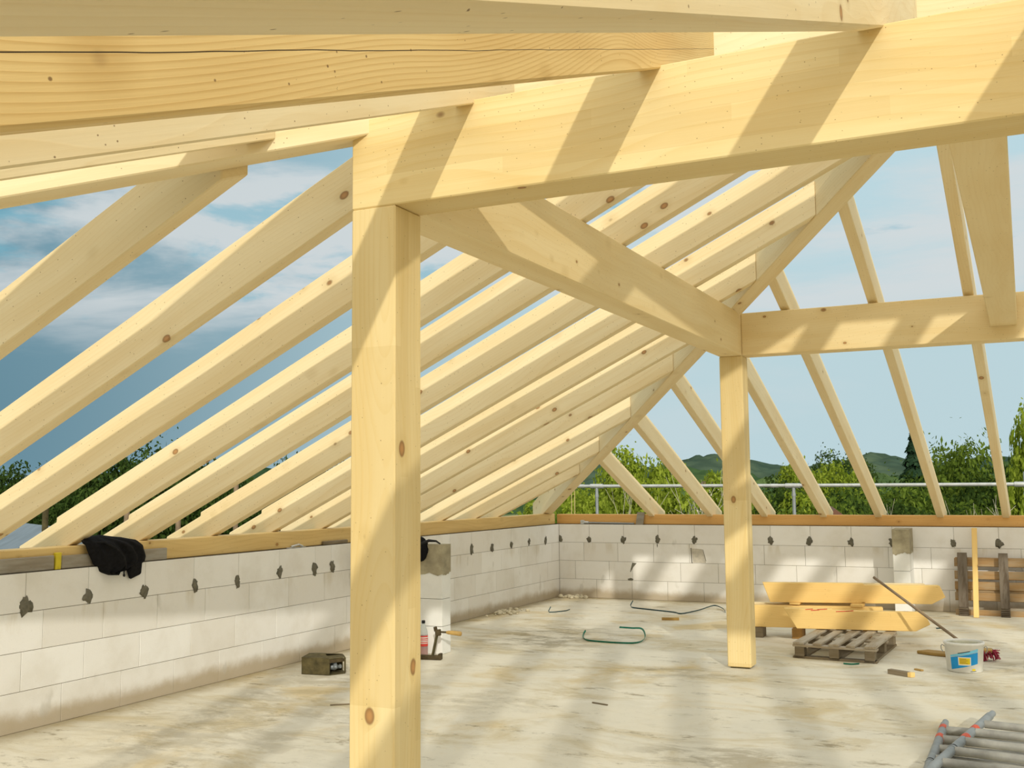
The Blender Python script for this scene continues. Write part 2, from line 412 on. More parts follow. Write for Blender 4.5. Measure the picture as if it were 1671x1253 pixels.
# left slope rafters, one by one
ORD = ['nearest','second','third','fourth','fifth','sixth','seventh','eighth','ninth','tenth','eleventh','twelfth','thirteenth']
FARY = [-10.58,-9.83,-9.075,-8.33,-7.665,-6.88,-6.10,-5.36,-4.64,-3.98,-3.03,-2.18,-1.57]
TL, CL = .48, 1.215
for k, yf in enumerate(FARY):
    yn = yf-.08
    def hipx(y, side):
        # x where the hip's flank is met; back hip for the far ones, front hip for the near ones
        xb = (y-HB0)/HBS - .0725*math.sqrt(1+HBS*HBS)/abs(HBS)
        xf = (y+10.35)/FHS+3.474 - .0825*math.sqrt(1+FHS*FHS)/FHS
        return min(xb, xf)
    xe0, xe1 = hipx(yn,0), hipx(yf,0)
    zt = lambda x: CL+TL*x+.25
    def prof(y, xe):
        return [V((-.62,y,CL+TL*-.62)),V((xe,y,CL+TL*xe)),V((xe,y,zt(xe))),V((-.26,y,zt(-.26))),V((-.262,y,zt(-.26)-.032)),V((-.62,y,zt(-.62)-.032))]
    a, b = prof(yn,xe0), prof(yf,xe1)
    mb = MB(); n = 6
    mb.add(a+b,[tuple(range(n)),tuple(range(2*n-1,n-1,-1))]+[((i+1) % n,i,n+i,n+(i+1) % n) for i in range(n)])
    d = V((1,0,TL)).normalized(); u = V((-TL,0,1)).normalized(); o0 = V((-.1,(yn+yf)/2,CL+TL*-.1))
    M = Matrix(((d.x,0,u.x,o0.x),(d.y,1,u.y,o0.y),(d.z,0,u.z,o0.z),(0,0,0,1)))
    o = mb.build('rafter', W_RAFT, None, M, .005)
    lab = f'{ORD[k]} of the pale rafters sloping up from the left wall, counted from the near end'
    if k == 0: lab = 'topmost and nearest of the rafters sloping up from the left wall'
    if k == 12: lab = 'farthest and shortest of the rafters sloping up from the left wall, beside the corner'
    tag(o, lab, 'rafter', 'rafters of the left slope')

# back slope rafters
BX = [1.30,2.10,2.82,3.56,4.22,4.93,5.65,6.38,7.10,7.82]
TB, CB = .392, 1.13
for k, xf in enumerate(BX):
    sk = .12/4.0
    xc = xf+.04
    def P(y): return V((xc+sk*y, y, CB-TB*y))
    if k < 6:      # meets the hip
        off = .0725*math.sqrt(1+HBS*HBS)
        yh = HB0+HBS*(xc-.2)+off
        yh = HB0+HBS*(xc+sk*yh)+off
        ep = (V((xc+sk*yh,yh,2)), V((HBS,-1,0)))
    else:
        yh = -7.40; ep = (V((0,yh,0)),V((0,-1,0)))
    lab = [f'{q} rafter above the orange back plate, counted from the far corner' for q in ('first','second','half-hidden third','fourth','fifth','sixth')]
    if k == 6: L = 'steepest-looking rafter above the back wall, at the right edge beside the scaffold post'
    elif k > 6: L = 'back slope rafter beyond the right edge of the photo'
    else: L = lab[k]
    timber('rafter',P(.50),P(yh),.08,.22,W_RAFT,L,'rafter','rafters of the back slope',sp=(V((0,.50,0)),V((0,-1,0))),ep=ep)

# front slope rafters overhead
TF = .403
FX = [3.31,4.043,4.769,5.501,6.23,6.96,7.69,8.42,9.15,9.88,10.61,11.34]
for k, xr in enumerate(FX):
    xc = xr-.04
    sx = [-.12,-.12,-.10,-.0155][k] if k < 4 else -.01      # skewed off parallel to follow the lens distortion
    def P(y): return V((xc+sx*(y+10.35),y,[2.957,2.957,2.962,2.9625][min(k,3)]+TF*(y+10.35)))
    if k < 4:
        y1 = fy(xc)-.0825*math.sqrt(1+FHS*FHS)
        for _ in range(4): y1 = fy(P(y1).x)-.0825*math.sqrt(1+FHS*FHS)
        ep = (V((P(y1).x,y1,2)),V((FHS,-1,0)))
    else:
        y1 = -7.535; ep = (V((0,y1,0)),V((0,1,0)))
    L = ['short rafter glimpsed as a thin strip between the two lowest timbers at the upper left',
         'cream-sided rafter ending on the front beam just right of the foreground post',
         'broad-grained yellow rafter ending on the middle of the front beam',
         'topmost dark-bottomed rafter crossing the top edge to the right end of the beam'][k] if k < 4 else 'front slope rafter overhead beyond the right edge of the photo'
    timber('rafter',P(-15.2),P(y1),.08,.27,[W_RAFT,W_RAFT,W_WIDE,W_RAFT][k] if k < 4 else W_RAFT,L,'rafter','rafters of the front slope',sp=(V((0,-15.2,0)),V((0,1,0))),ep=ep)

# ------------------------------------------------------------------ setting: floor and block walls
mb = MB(); mb.box((-.24,-15.0,-.22),(12.2,.24,0)); struct(mb.build('floor', FLOOR))

def block_wall(name, flip, joints, x_end, dabs, tears=()):
    """inner face on the plane; u = distance from the corner, flip=False: left wall (u=-y), True: back wall (u=x)"""
    mb = MB()
    def P(u, d, z):   # d = distance out of the wall into the room
        return V((u, -d, z)) if flip else V((d, -u, z))
    def hexw(u0,u1,d0,d1,z0,z1,ch,mi):
        a = [P(u0,d0,z0),P(u1,d0,z0),P(u1,d0,z1),P(u0,d0,z1)]
        b = [P(u0+ch,d1,z0+ch),P(u1-ch,d1,z0+ch),P(u1-ch,d1,z1-ch),P(u0+ch,d1,z1-ch)]
        fs = [(4,5,6,7),(0,1,5,4),(1,2,6,5),(2,3,7,6),(3,0,4,7)]
        if not flip: fs = [tuple(reversed(f)) for f in fs]
        mb.add(a+b, fs, mi)
    u_start = 0.0
    # core
    if flip: mb.box((-.24,.004,0),(x_end,.24,1.0),1)
    else: mb.box((-.24,-x_end,0),(-.004,.24,1.0),1)
    for r, js in enumerate(joints):       # r = 0 is the top course
        z1 = 1.0-.25*r; z0 = z1-.25
        js = sorted(js); full = [u_start]
        if js[0] > .62:
            n = int(js[0]//.511); js = [js[0]-.511*i for i in range(n,0,-1) if js[0]-.511*i > .12] + js
        i = 0
        while i < len(js):
            gap = js[i]-full[-1]
            if gap > .75:
                n = max(1, round(gap/.511)); st = full[-1]
                full += [st+gap*q/n for q in range(1,n)]
            full.append(js[i]); i += 1
        while full[-1] < x_end-.05: full.append(min(x_end, full[-1]+.511))
        for a, b in zip(full, full[1:]):
            if b-a < .02: continue
            j = .0028
            hexw(a+j*.5,b-j*.5,-.004,0.0+random.uniform(-.0008,.0008),z0+j*.5,z1-j*.5,.0022,0)
    for k, (u, z) in enumerate(dabs):     # mortar smeared into the grip holes
        c = P(u,.001,z); s = random.uniform(.8,1.2)
        r = (.034*s,.010,.042*s) if flip else (.010,.040*s,.046*s)
        mb.blob(c, r, k+(50 if flip else 0), .9, 2)
        c2 = P(u+random.uniform(-.012,.012),.001,z+random.uniform(-.035,.02))
        r2 = (.022,.008,.030) if flip else (.008,.024,.03)
        mb.blob(c2, r2, k+90, .9, 2, 8, 6)
    for poly, mi in tears:
        q = [P(u,.0015,z) for u, z in poly]
        mb.prism(q, P(0,-.003,0)-P(0,0,0), mi)
    o = mb.build(name, [BLOCK, JOINT, MORTAR, PATCH]); return struct(o)
LJ = [[8.863,8.35,7.822,7.309,6.784,6.253,5.728,5.478,3.174,2.644,2.103,1.562,1.012,.468],
      [8.719,8.209,7.691,7.176,6.648,6.116,5.582,2.918,2.387,1.846,1.292,.774],
      [8.879,8.37,7.86,7.333,6.814,6.282,5.752,3.079,2.549,1.993,1.482,.922],
      [8.551,8.032,7.504,7.006,6.474,5.948,2.723,2.182,1.614,1.057]]
BJ = [[.452,.953,1.444,1.943,2.44,2.939,3.438,3.936,4.419,5.114,5.602],[.37,.865,1.375,1.868,2.37,2.853,3.369,3.853,4.366,4.852,5.35,5.832],
      [.241,.737,1.071,1.742,2.25,2.732,3.254,3.744,4.228],[.551,1.063,1.559,2.053,2.55,3.05,3.55,4.05,4.55,5.037]]
LD = [(8.86,.791),(8.352,.801),(7.832,.791),(7.298,.785),(6.801,.776),(6.248,.804),(5.74,.793),(5.462,.806),(2.645,.793),(2.105,.792),(1.564,.793),(1.02,.796),(.477,.793)]
BD = [(.021,.796),(.452,.793),(.948,.791),(1.435,.815),(1.94,.804),(2.937,.812),(3.421,.808),(3.934,.807),(4.416,.807),(5.102,.802),(5.602,.812)]
block_wall('wall_left', False, LJ, 15.0, LD)
block_wall('wall_back', True, BJ, 12.2, BD, [([(1.07,.488),(1.134,.484),(1.085,.43),(1.045,.362),(1.038,.365)],2),
    ([(1.885,.70),(1.897,.70),(1.905,.515),(1.915,.502),(1.893,.505)],2),([(1.42,.742),(1.437,.742),(1.43,.70),(1.424,.70)],2),
    ([(1.90,.693),(2.04,.685),(2.075,.60),(2.09,.508),(1.915,.508)],3),([(2.047,.682),(2.054,.68),(2.094,.53),(2.088,.53)],2),([(1.0,.27),(1.05,.285),(1.085,.268),(1.07,.25),(1.01,.252)],2)])
mb = MB(); mb.box((0,-15.24,0),(12.2,-15.0,1.0)); struct(mb.build('wall_front', BLOCK))
mb = MB(); mb.box((12.2,-15.24,0),(12.44,.24,1.0)); struct(mb.build('wall_right', BLOCK))

# stub piers
def pier(lo, hi, zcap, label, ragged_y):
    e = empty('masonry_pier', ((lo[0]+hi[0])/2,(lo[1]+hi[1])/2,0), label, 'pier')
    mb = MB()
    zs = [0,.25,.5,zcap]
    for a, b in zip(zs, zs[1:]):
        mb.box((lo[0],lo[1],a+.002),(hi[0],hi[1],b-.002))
        mb.box((lo[0]+.004,lo[1]+.004,a-.001),(hi[0]-.004,hi[1]-.004,a+.003),1)
    mb.build('block_body', [PIERM, JOINT], e, bevel=.004)
    # cast concrete cap whose slurry ran down raggedly
    mb = MB(); o_ = .004; n = 22
    per = [(lo[0]-o_,lo[1]-o_),(hi[0]+o_,lo[1]-o_),(hi[0]+o_,hi[1]),(lo[0]-o_,hi[1])]
    ring = []
    for i in range(4):
        a, b = V((*per[i],0)), V((*per[(i+1) % 4],0))
        for k in range(n): ring.append(a.lerp(b, k/n))
    N = len(ring)
    bot = [q+V((0,0,zcap-.02+.035*noise.noise(q*9)+.02*noise.noise(q*31))) for q in ring]
    top = [q+V((0,0,hi[2])) for q in ring]
    mb.add(bot+top, [(i,(i+1) % N,N+(i+1) % N,N+i) for i in range(N)]+[tuple(range(N,2*N))])
    mb.build('concrete_cap', CAPM, e)
pier((.002,-5.122,0),(.982,-4.957,.998),.745,'white block pier with grey concrete cap against the left wall, behind the foreground post',0)
pier((4.466,-.479,0),(4.650,-.002,.985),.722,'slim white pier with ragged concrete cap against the back wall',0)

# ------------------------------------------------------------------ things on the left wall
timber('weathered_board',(-.034,-9.6,1.002),(-.034,-8.625,1.002),.026,.095,W_GREY,'grey weathered board on the left wall, left of the yellow wedge','board')
timber('weathered_board',(-.034,-8.565,1.002),(-.034,-7.58,1.002),.026,.088,W_GREY,'grey weathered board on the left wall, running behind the black jacket','board')
mb = MB(); mb.prism([(-.046,-8.618,1.001),(-.018,-8.618,1.001),(-.018,-8.572,1.001),(-.046,-8.572,1.001)],(0,.004,.112)); 
tag(mb.build('wedge', YELLOWW, None, bevel=.003, origin=(-.03,-8.6,1.0)),'small yellow wedge between the two grey boards on the left wall','wedge')
timber('board_offcut',(-.03,-5.57,1.002),(-.03,-5.18,1.002),.03,.035,W_PALD,'dark brown offcut lying on the left wall just left of the foreground post','offcut')
mb = MB(); mb.prism([(-.048,-6.09,1.001),(-.005,-6.07,1.001),(-.004,-5.86,1.001),(-.046,-5.84,1.001)],(0,0,.006)); mb.tube([(-.03,-6.05,1.014),(-.02,-5.95,1.03),(-.03,-5.88,1.012)],.009,8)
tag(mb.build('metal_bracket', CARDB, None, origin=(-.03,-5.96,1.0)),'small silvery metal bracket lying on top of the left wall','bracket')

# jacket thrown over the plate
JO = [(8.402,1.178),(8.314,1.205),(8.223,1.215),(8.118,1.20),(7.942,1.175),(7.865,1.125),(7.839,1.045),(7.85,1.005),(7.92,.985),(7.96,.965),(8.042,.962),(8.085,.965),(8.127,.93),(8.174,.933),(8.259,.961),(8.274,.997),(8.311,1.011),(8.359,1.091),(8.388,1.149)]
def inside_span(z):
    xs = []
    for (a, za), (b, zb_) in zip(JO, JO[1:]+JO[:1]):
        if (za-z)*(zb_-z) < 0: xs.append(a+(b-a)*(z-za)/(zb_-za))
    return (min(xs), max(xs)) if len(xs) >= 2 else None
jk = empty('jacket', (.03,-8.12,1.0), 'black jacket thrown over the timber plate on the left wall', 'jacket')
mb = MB(); NU, NV = 30, 26; front = []; back = []
for j in range(NV+1):
    z = .934+(1.212-.934)*j/NV; sp_ = inside_span(z)
    for i in range(NU+1):
        t = i/NU; u = sp_[0]+(sp_[1]-sp_[0])*t
        edge = math.sin(PI*t)**.5 if 0 < t < 1 else 0
        fold = .014*math.sin(26*t+9*z+2.2*math.sin(14*z))+.012*noise.noise(V((u*9,z*9,0)))
        lift = .012+edge*(.05+.02*math.sin(PI*min(1,max(0,(z-.93)/.28))))+fold*edge
        over = max(0, z-1.155)/.06
        x = lift*(1-over) - .06*over*over if over > 0 else lift
        zz = z+.006*noise.noise(V((u*14,3,z*10)))
        front.append(V((x,-u,zz))); back.append(V((min(x-.012, .004) if over <= 0 else x-.03,-u,zz)))
W_ = NU+1
fs = []
for j in range(NV):
    for i in range(NU):
        a = j*W_+i; fs.append((a,a+W_,a+W_+1,a+1))
nF = len(front); gs = [tuple(nF+k for k in reversed(f)) for f in fs]
rim = [i for i in range(W_)]+[j*W_+NU for j in range(1,NV+1)]+[NV*W_+i for i in range(NU-1,-1,-1)]+[j*W_ for j in range(NV-1,0,-1)]
rf = [(rim[k],rim[(k+1) % len(rim)],nF+rim[(k+1) % len(rim)],nF+rim[k]) for k in range(len(rim))]
mb.add(front+back, fs+gs+rf, 0, True)
mb.build('body', CLOTH, jk)
mb = MB()   # cuff hanging lower right
mb.hexa([V(q) for q in ((.006,-7.99,.885),(.03,-8.0,.887),(.03,-7.885,.918),(.006,-7.88,.92),(.008,-8.045,1.0),(.075,-8.05,1.0),(.07,-7.915,1.02),(.008,-7.91,1.02))])
mb.build('sleeve', CLOTH, jk, bevel=.012)
mb = MB(); mb.tube([(.03,-8.36,1.165),(.062,-8.28,1.17),(.085,-8.19,1.12),(.088,-8.12,1.06),(.07,-8.085,1.0),(.06,-8.078,.965)],.008,8)
mb.build('zip_placket', CLOTHL, jk)
mb = MB(); mb.tube([(.055,-8.078,.968),(.05,-8.080,.945),(.05,-8.078,.93)],.005,8); mb.blob((.05,-8.078,.925),(.009,.009,.012),3,.1)
mb.build('cord_toggle', BLACK, jk)

# ------------------------------------------------------------------ things on the back wall top
pr = empty('steel_prop', (.32,-.012,1.0), 'grey steel bar with square head lying on the back wall, left part', 'bar')
mb = MB(); mb.tube([(.40,.02,1.022),(1.10,.024,1.014)],.0105,10); mb.build('bar', STEELB, pr)
mb = MB(); mb.box((.325,-.004,1.001),(.375,.045,1.055)); mb.tube([(.372,.02,1.026),(.44,.021,1.024)],.018,12); mb.build('head', STEEL, pr, bevel=.004)
mb = MB(); mb.prism([(1.13,.0,1.001),(1.235,.0,1.001),(1.25,.03,1.165),(1.145,.03,1.165)],(0,.016,0))
tag(mb.build('board_offcut', W_GREY, None, bevel=.002, origin=(1.19,.01,1.0)),'grey board end leaning on the orange back plate','offcut')

# ------------------------------------------------------------------ timber pile on the right
def pile(p0, p1, w, h, m, label, tip=0, tail=0, step=None):
    p0, p1 = V(p0), V(p1); d = (p1-p0).normalized(); l = V((d.y,-d.x,0)).normalized()   # towards the camera
    L = (p1-p0).length
    prof = [(tail,0),(L-.13 if tip else L,0)]
    prof += [(L,h*.38),(L-.05,h)] if tip else [(L,h)]
    if step: prof += [(step,h),(step-.004,h+.014)]; hh = h+.014
    else: hh = h
    prof += [(0 if tail else 0,hh)]
    if tail: prof = [(tail,0)]+prof[1:]
    mb = MB(); poly = [p0+d*s+V((0,0,z)) for s, z in prof]
    mb.prism(poly, -l*w)
    M = Matrix(((d.x,-l.x,0,p0.x),(d.y,-l.y,0,p0.y),(0,0,1,p0.z),(0,0,0,1)))
    return tag(mb.build('timber', m, None, M, .004), label, 'timber', 'timbers stacked on the right')
lf = pile((3.73,-3.285,.146),(5.03,-3.055,.146),.10,.175,W_FRESH,'cut timber with red pencil marks lying across the front of the pallet',1,.115,.45)
for (a, b, c) in ((.20,.27,.181),(.25,.33,.174),(.31,.40,.183),(.48,.60,.168),(.57,.64,.173)):
    d = V((1.3,.23,0)).normalized(); q = V((3.73,-3.285,.146)); l = V((d.y,-d.x,0)); mb = MB()
    mb.bar(q+d*a+l*.001+V((0,0,c)), q+d*b+l*.001+V((0,0,c+.007)), .002, .008)
    o = mb.build('pencil_mark', REDP, lf); o['label'] = 'red pencil mark'
pile((3.15,-2.99,.102),(4.58,-2.74,.102),.10,.215,W_FRESH,'timber behind the rear post, lying lower left in the pile')
pile((3.45,-2.905,.345),(5.14,-2.50,.345),.10,.180,W_FRESH,'topmost timber of the pile with a pointed right end',1,.07,.98)
pile((3.60,-2.74,.345),(4.95,-2.42,.345),.09,.185,W_RAFT,'timber hidden behind the topmost one, only its pale upper edge showing')
pile((3.30,-2.80,.20),(4.30,-2.56,.20),.09,.125,W_RAFT,'pale timber in the back of the pile under the topmost one')
def offcut(lo, hi, m, label, name='wood_block', cat='wood block', rz=0):
    c = V(((lo[0]+hi[0])/2,(lo[1]+hi[1])/2,lo[2])); mb = MB(); h = [(hi[i]-lo[i])/2 for i in range(3)]
    mb.box((-h[0],-h[1],0),(h[0],h[1],2*h[2]))
    o = mb.build(name, m, None, None, .003); o.location = c; o.rotation_euler = (0,0,rz); return tag(o, label, cat)
offcut((3.73,-2.93,0),(3.83,-2.74,.10),ORANGE,'orange wood block under the pile, left of the pallet')
offcut((4.32,-2.62,0),(4.44,-2.50,.10),ORANGE,'short bearer block on the floor behind the pallet')
offcut((3.35,-2.97,0),(3.45,-2.80,.10),W_PALD,'bearer block hidden behind the rear post')
offcut((4.28,-2.80,.318),(4.40,-2.64,.344),W_FRESH,'small spacer block between the upper and lower timbers')
offcut((3.70,-2.86,.326),(3.80,-2.68,.344),W_FRESH,'thin spacer slip under the left of the topmost timber')

def pallet_flat():
    e = empty('pallet', (4.32,-3.6,0), 'small grey wooden pallet lying flat under the cut timbers', 'pallet')
    fl, fr, br = V((3.955,-4.10,0)), V((4.672,-4.165,0)), V((4.735,-3.05,0))
    ux = (fr-fl); L = ux.length; ux.normalize(); uy = (br-fr); D = uy.length; uy.normalize()
    def P(a, b, z): return fl+ux*a+uy*b+V((0,0,z))
    def B(a0,a1,b0,b1,z0,z1):
        return [P(a0,b0,z0),P(a1,b0,z0),P(a1,b1,z0),P(a0,b1,z0),P(a0,b0,z1),P(a1,b0,z1),P(a1,b1,z1),P(a0,b1,z1)]
    def Mx(a, b, z, along):
        x = ux if along == 'x' else uy; y = V((-x.y,x.x,0)); p = P(a,b,z)
        return Matrix(((x.x,y.x,0,p.x),(x.y,y.y,0,p.y),(0,0,1,p.z),(0,0,0,1)))
    for c, w_ in ((.052,.048),(.215,.038),(.3585,.045),(.502,.038),(.665,.048)):
        mb = MB(); mb.hexa(B(c-w_,c+w_,0,D,.118,.1385)); mb.build('top_slat', W_PAL, e, Mx(c,D/2,.118,'y'), .003)
    for b in (.05,D/2,D-.05):
        mb = MB(); mb.hexa(B(0,L,b-.05,b+.05,.098,.117)); mb.build('cross_board', W_PAL, e, Mx(L/2,b,.1,'x'), .003)
        for a in (.06,L/2,L-.06):
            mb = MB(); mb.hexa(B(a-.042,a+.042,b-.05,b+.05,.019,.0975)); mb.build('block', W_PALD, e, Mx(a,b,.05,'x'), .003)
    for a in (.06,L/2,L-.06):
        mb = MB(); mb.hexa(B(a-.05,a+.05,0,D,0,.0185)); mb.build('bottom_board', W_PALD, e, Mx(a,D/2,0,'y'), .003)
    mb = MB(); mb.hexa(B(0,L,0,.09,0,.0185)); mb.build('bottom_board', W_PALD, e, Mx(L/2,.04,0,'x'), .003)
pallet_flat()

def pallet_lean():
    e = empty('pallet', (5.7,-.25,0), 'brown pallet standing on edge against the back wall at the right', 'pallet')
    a = math.radians(16); R_ = Matrix.Translation(V((5.13,-.385,0))) @ Matrix.Rotation(-a,4,'X')
    def bx(name, lo, hi, m):
        mb = MB(); mb.box(lo, hi); c = V(((lo[0]+hi[0])/2,(lo[1]+hi[1])/2,(lo[2]+hi[2])/2))
        along_z = (hi[2]-lo[2]) > (hi[0]-lo[0])
        if along_z: Lm = Matrix(((0,1,0,c.x),(0,0,1,c.y),(1,0,0,c.z),(0,0,0,1)))
        else: Lm = Matrix.Translation(c)
        mb.v = [R_ @ q for q in mb.v]
        mb.build(name, m, e, R_ @ Lm, .003)
    for i, x in enumerate((.02,.46,.90)):
        w = .105 if i == 0 else .10
        bx('runner', (x,0,.10),(x+w,.022,.74), W_DIRTY)
        for z in (0,.30,.62): bx('block', (x-.002,.0235,z),(x+w,.095,z+.10), W_PALD)
        for q in range(4): bx('end_lamella', (x+.004,.002,.006+q*.022),(x+w-.004,.0225,.022+q*.022), W_DIRTY)
    for i, z in enumerate((.0,.20,.325,.45,.60)):
        bx('deck_board', (-.02,.0965,z),(1.12,.118,z+.095), W_PALB)
    for z in (.0,.30,.62):
        bx('stringer_board', (-.01,.1185,z),(1.10,.135,z+.09), W_PALB)
pallet_lean()
# batten leaning over the pallet
timber('batten',(5.335,-.475,.001),(5.345,-.05,.985),.058,.03,W_FRESH,'upright yellow batten leaning over the pallet against the back wall','batten',up=(0,-1,.4),sp=(V((0,0,.001)),V((0,0,1))))

# ------------------------------------------------------------------ bucket
bc = V((5.362,-4.235,0))
bk = empty('bucket', bc, 'white plastic bucket with a blue and yellow label, at the right', 'bucket')
prof = [(0,.001),(.128,.001),(.135,.006),(.150,.215),(.157,.217),(.159,.228),(.157,.236),(.150,.238),(.146,.232),(.133,.03),(0,.028)]
mb = MB(); mb.lathe(bc, prof, 48); mb.build('body', WHITEP, bk)
mb = MB(); mb.lathe(bc, [(.1345,.05),(.1455,.222),(.1425,.223),(.138,.205+.0),(.131,.05)], 40); mb.build('dried_coating', SLURRY, bk)
va = math.atan2(-13.761-bc.y, 5.803-bc.x)     # faces the viewer's side of the room
def onb(ang, z, e=.0008):
    r = .135+(.150-.135)*(z-.006)/(.209)+e
    return bc+V((r*math.cos(va+ang), r*math.sin(va+ang), z))
def patch(mb, pts, mi, e=.0008, nu=14):   # pts: four (ang,z): bl, br, tr, tl ; ang positive = right in view
    vs = []; fs = []
    for i in range(nu+1):
        t = i/nu
        bz = pts[0][1]+(pts[1][1]-pts[0][1])*t; tz = pts[3][1]+(pts[2][1]-pts[3][1])*t
        ang = pts[0][0]+(pts[1][0]-pts[0][0])*t
        vs += [onb(ang,bz,e), onb(ang,tz,e)]
    for i in range(nu): fs.append((2*i,2*i+2,2*i+3,2*i+1))
    mb.add(vs, fs, mi, True)
mb = MB()
patch(mb,[(-.80,.022),(.76,.075),(.76,.166),(-.80,.118)],0)                  # blue field
patch(mb,[(-.80,.121),(.76,.169),(.76,.194),(-.80,.136)],1)                  # light blue stripe
patch(mb,[(-.34,.062),(.34,.062),(.34,.128),(-.34,.128)],2,.0014)            # white frame
patch(mb,[(-.29,.071),(.29,.071),(.29,.121),(-.29,.121)],3,.0019)            # yellow panel
for k, zz in enumerate((.110,.099,.088,.078)): patch(mb,[(-.25,zz),(.08+.09*(k % 2),zz),(.08+.09*(k % 2),zz+.0042),(-.25,zz+.0042)],4,.0023,6)
patch(mb,[(-.34,.152),(.30,.172),(.30,.178),(-.34,.158)],5,.0012,8)          # line of small print
patch(mb,[(.40,.020),(.60,.020),(.501,.036),(.499,.036)],3,.0014,4)          # little triangle mark
patch(mb,[(.30,.012),(.66,.014),(.66,.018),(.30,.016)],5,.0014,5)
mb.build('label', [BLUE,CYAN,WHITEP,YELLOW,ORANGE,DARKS], bk)
mb = MB()
sd = V((-math.sin(va),math.cos(va),0))
for s in (-1,1):
    q = bc+sd*s*.158+V((0,0,.205)); mb.tube([q+sd*s*.004, q+sd*s*.016+V((0,0,-.012)), q+sd*s*.014+V((0,0,-.04)), q+sd*s*.002+V((0,0,-.06))],.0032,8)
back = [bc+sd*(.158*math.cos(t))+V((math.cos(va)*-.165*math.sin(t),math.sin(va)*-.165*math.sin(t),.20-.05*math.sin(t))) for t in [PI*i/16 for i in range(17)]]
mb.tube(back,.003,8); mb.build('bail_handle', STEELB, bk)

# broom: red head behind the bucket, handle up onto the timbers
br = empty('broom', (5.42,-3.62,0), 'broom with crimson bristles behind the bucket, handle leaning on the timbers', 'broom')
mb = MB(); mb.tube([(5.40,-3.66,.085),(4.55,-3.12,.64)],.0125,12); mb.build('handle', HANDLE, br)
mb = MB(); mb.box((5.22,-3.70,.075),(5.56,-3.60,.105)); mb.build('head', HANDLEW, br, bevel=.006)
mb = MB(); random.seed(3)
for i in range(420):
    x = random.uniform(5.23,5.585); y = random.uniform(-3.71,-3.59); 
    t = V((x+random.uniform(-.02,.025)+(.02 if x > 5.5 else 0), y+random.uniform(-.03,.03), random.uniform(.0,.012)))
    if x > 5.5: t.z += random.uniform(0,.085)
    mb.tube([V((x,y,.09)), V((x,y,.08)).lerp(t,.6), t],.004,5,caps=False)
mb.build('bristle_tuft', CRIMSON, br)
mb = MB(); mb.prism([(4.93,-3.46,.001),(5.06,-3.54,.001),(5.26,-3.60,.001),(5.28,-3.44,.001),(5.02,-3.36,.001)],(0,.0,.028)); 
tag(mb.build('wood_scrap', W_SCRAP, None, bevel=.006, origin=(5.1,-3.45,0)),'flat yellowish-brown scrap lying on the floor left of the bucket','scrap')

# ------------------------------------------------------------------ small things on the floor
def stick(a, b, w, h, m, label, end=None):
    a, b = V(a), V(b); d = (b-a).normalized(); y = V((-d.y,d.x,0))
    mb = MB(); mb.bar(a+V((0,0,h/2+.001)), b+V((0,0,h/2+.001)), w, h)
    M = Matrix(((d.x,y.x,0,a.x),(d.y,y.y,0,a.y),(0,0,1,0),(0,0,0,1)))
    o = mb.build('wood_offcut', m, None, M, .002); tag(o, label, 'offcut')
    if end:
        mb = MB(); mb.bar(b+V((0,0,h/2+.001)), b+d*.035+V((0,0,h/2+.001)), w, h); e = mb.build('sawn_end', end, o, M, .002); e['label'] = 'bright yellow sawn end'
    return o
stick((4.815,-4.60,0),(4.975,-4.70,0),.05,.036,W_PALD,'dark offcut with a yellow end on the floor in front of the pallet',W_FRESH)
stick((2.095,-1.99,0),(2.28,-1.93,0),.05,.028,W_SCRAP,'short brown stick on the floor near the back wall')
stick((1.36,-7.42,0),(1.52,-7.30,0),.012,.008,W_PALD,'tiny dark splinter on the open floor right of the foreground post')
stick((3.03,-6.62,0),(3.16,-6.66,0),.012,.008,W_PALD,'tiny dark splinter on the middle of the floor')
stick((4.99,-4.35,0),(5.05,-4.40,0),.03,.012,W_SCRAP,'crumb of brown wood on the floor left of the bucket')
def strap(pts, m, label, w=.016, name='strap'):
    # smooth the path, then make a thin band standing on edge
    pts = [V(q) for q in pts]; fine = []
    for i in range(len(pts)-1):
        p0, p1, p2, p3 = pts[max(i-1,0)], pts[i], pts[i+1], pts[min(i+2,len(pts)-1)]
        for k in range(7):
            t = k/7
            fine.append(.5*((2*p1)+(p2-p0)*t+(2*p0-5*p1+4*p2-p3)*t*t+(3*p1-p0-3*p2+p3)*t**3))
    fine.append(pts[-1]); mb = MB(); vs = []
    for i, q in enumerate(fine):
        d = (fine[min(i+1,len(fine)-1)]-fine[max(i-1,0)]).normalized(); s = d.cross(V((0,0,1)))
        s = s.normalized() if s.length > .05 else V((0,1,0)); tilt = (V((0,0,1))*.85+s*.5).normalized(); nrm = d.cross(tilt).normalized()*.0018
        q = V((q.x,q.y,max(q.z,.002)))
        vs += [q+nrm, q-nrm, q-nrm+tilt*w, q+nrm+tilt*w]
    fs = []
    for i in range(len(fine)-1):
        for k in range(4): fs.append((4*i+k,4*i+(k+1) % 4,4*i+4+(k+1) % 4,4*i+4+k))
    fs += [(3,2,1,0),tuple(4*(len(fine)-1)+k for k in range(4))]
    mb.add(vs, fs)
    return tag(mb.build(name, m, None, origin=tuple(pts[0])), label, 'strap')
strap([(1.715,-3.38,.03),(1.72,-3.45,.002),(1.83,-3.72,.002),(1.98,-3.86,.002),(2.38,-3.85,.002),(2.40,-3.55,.01),(2.24,-3.14,.04),(2.10,-3.07,.035),(1.95,-3.02,.03)],GREENS,'green packing strap lying in an open loop on the middle of the floor',.018)
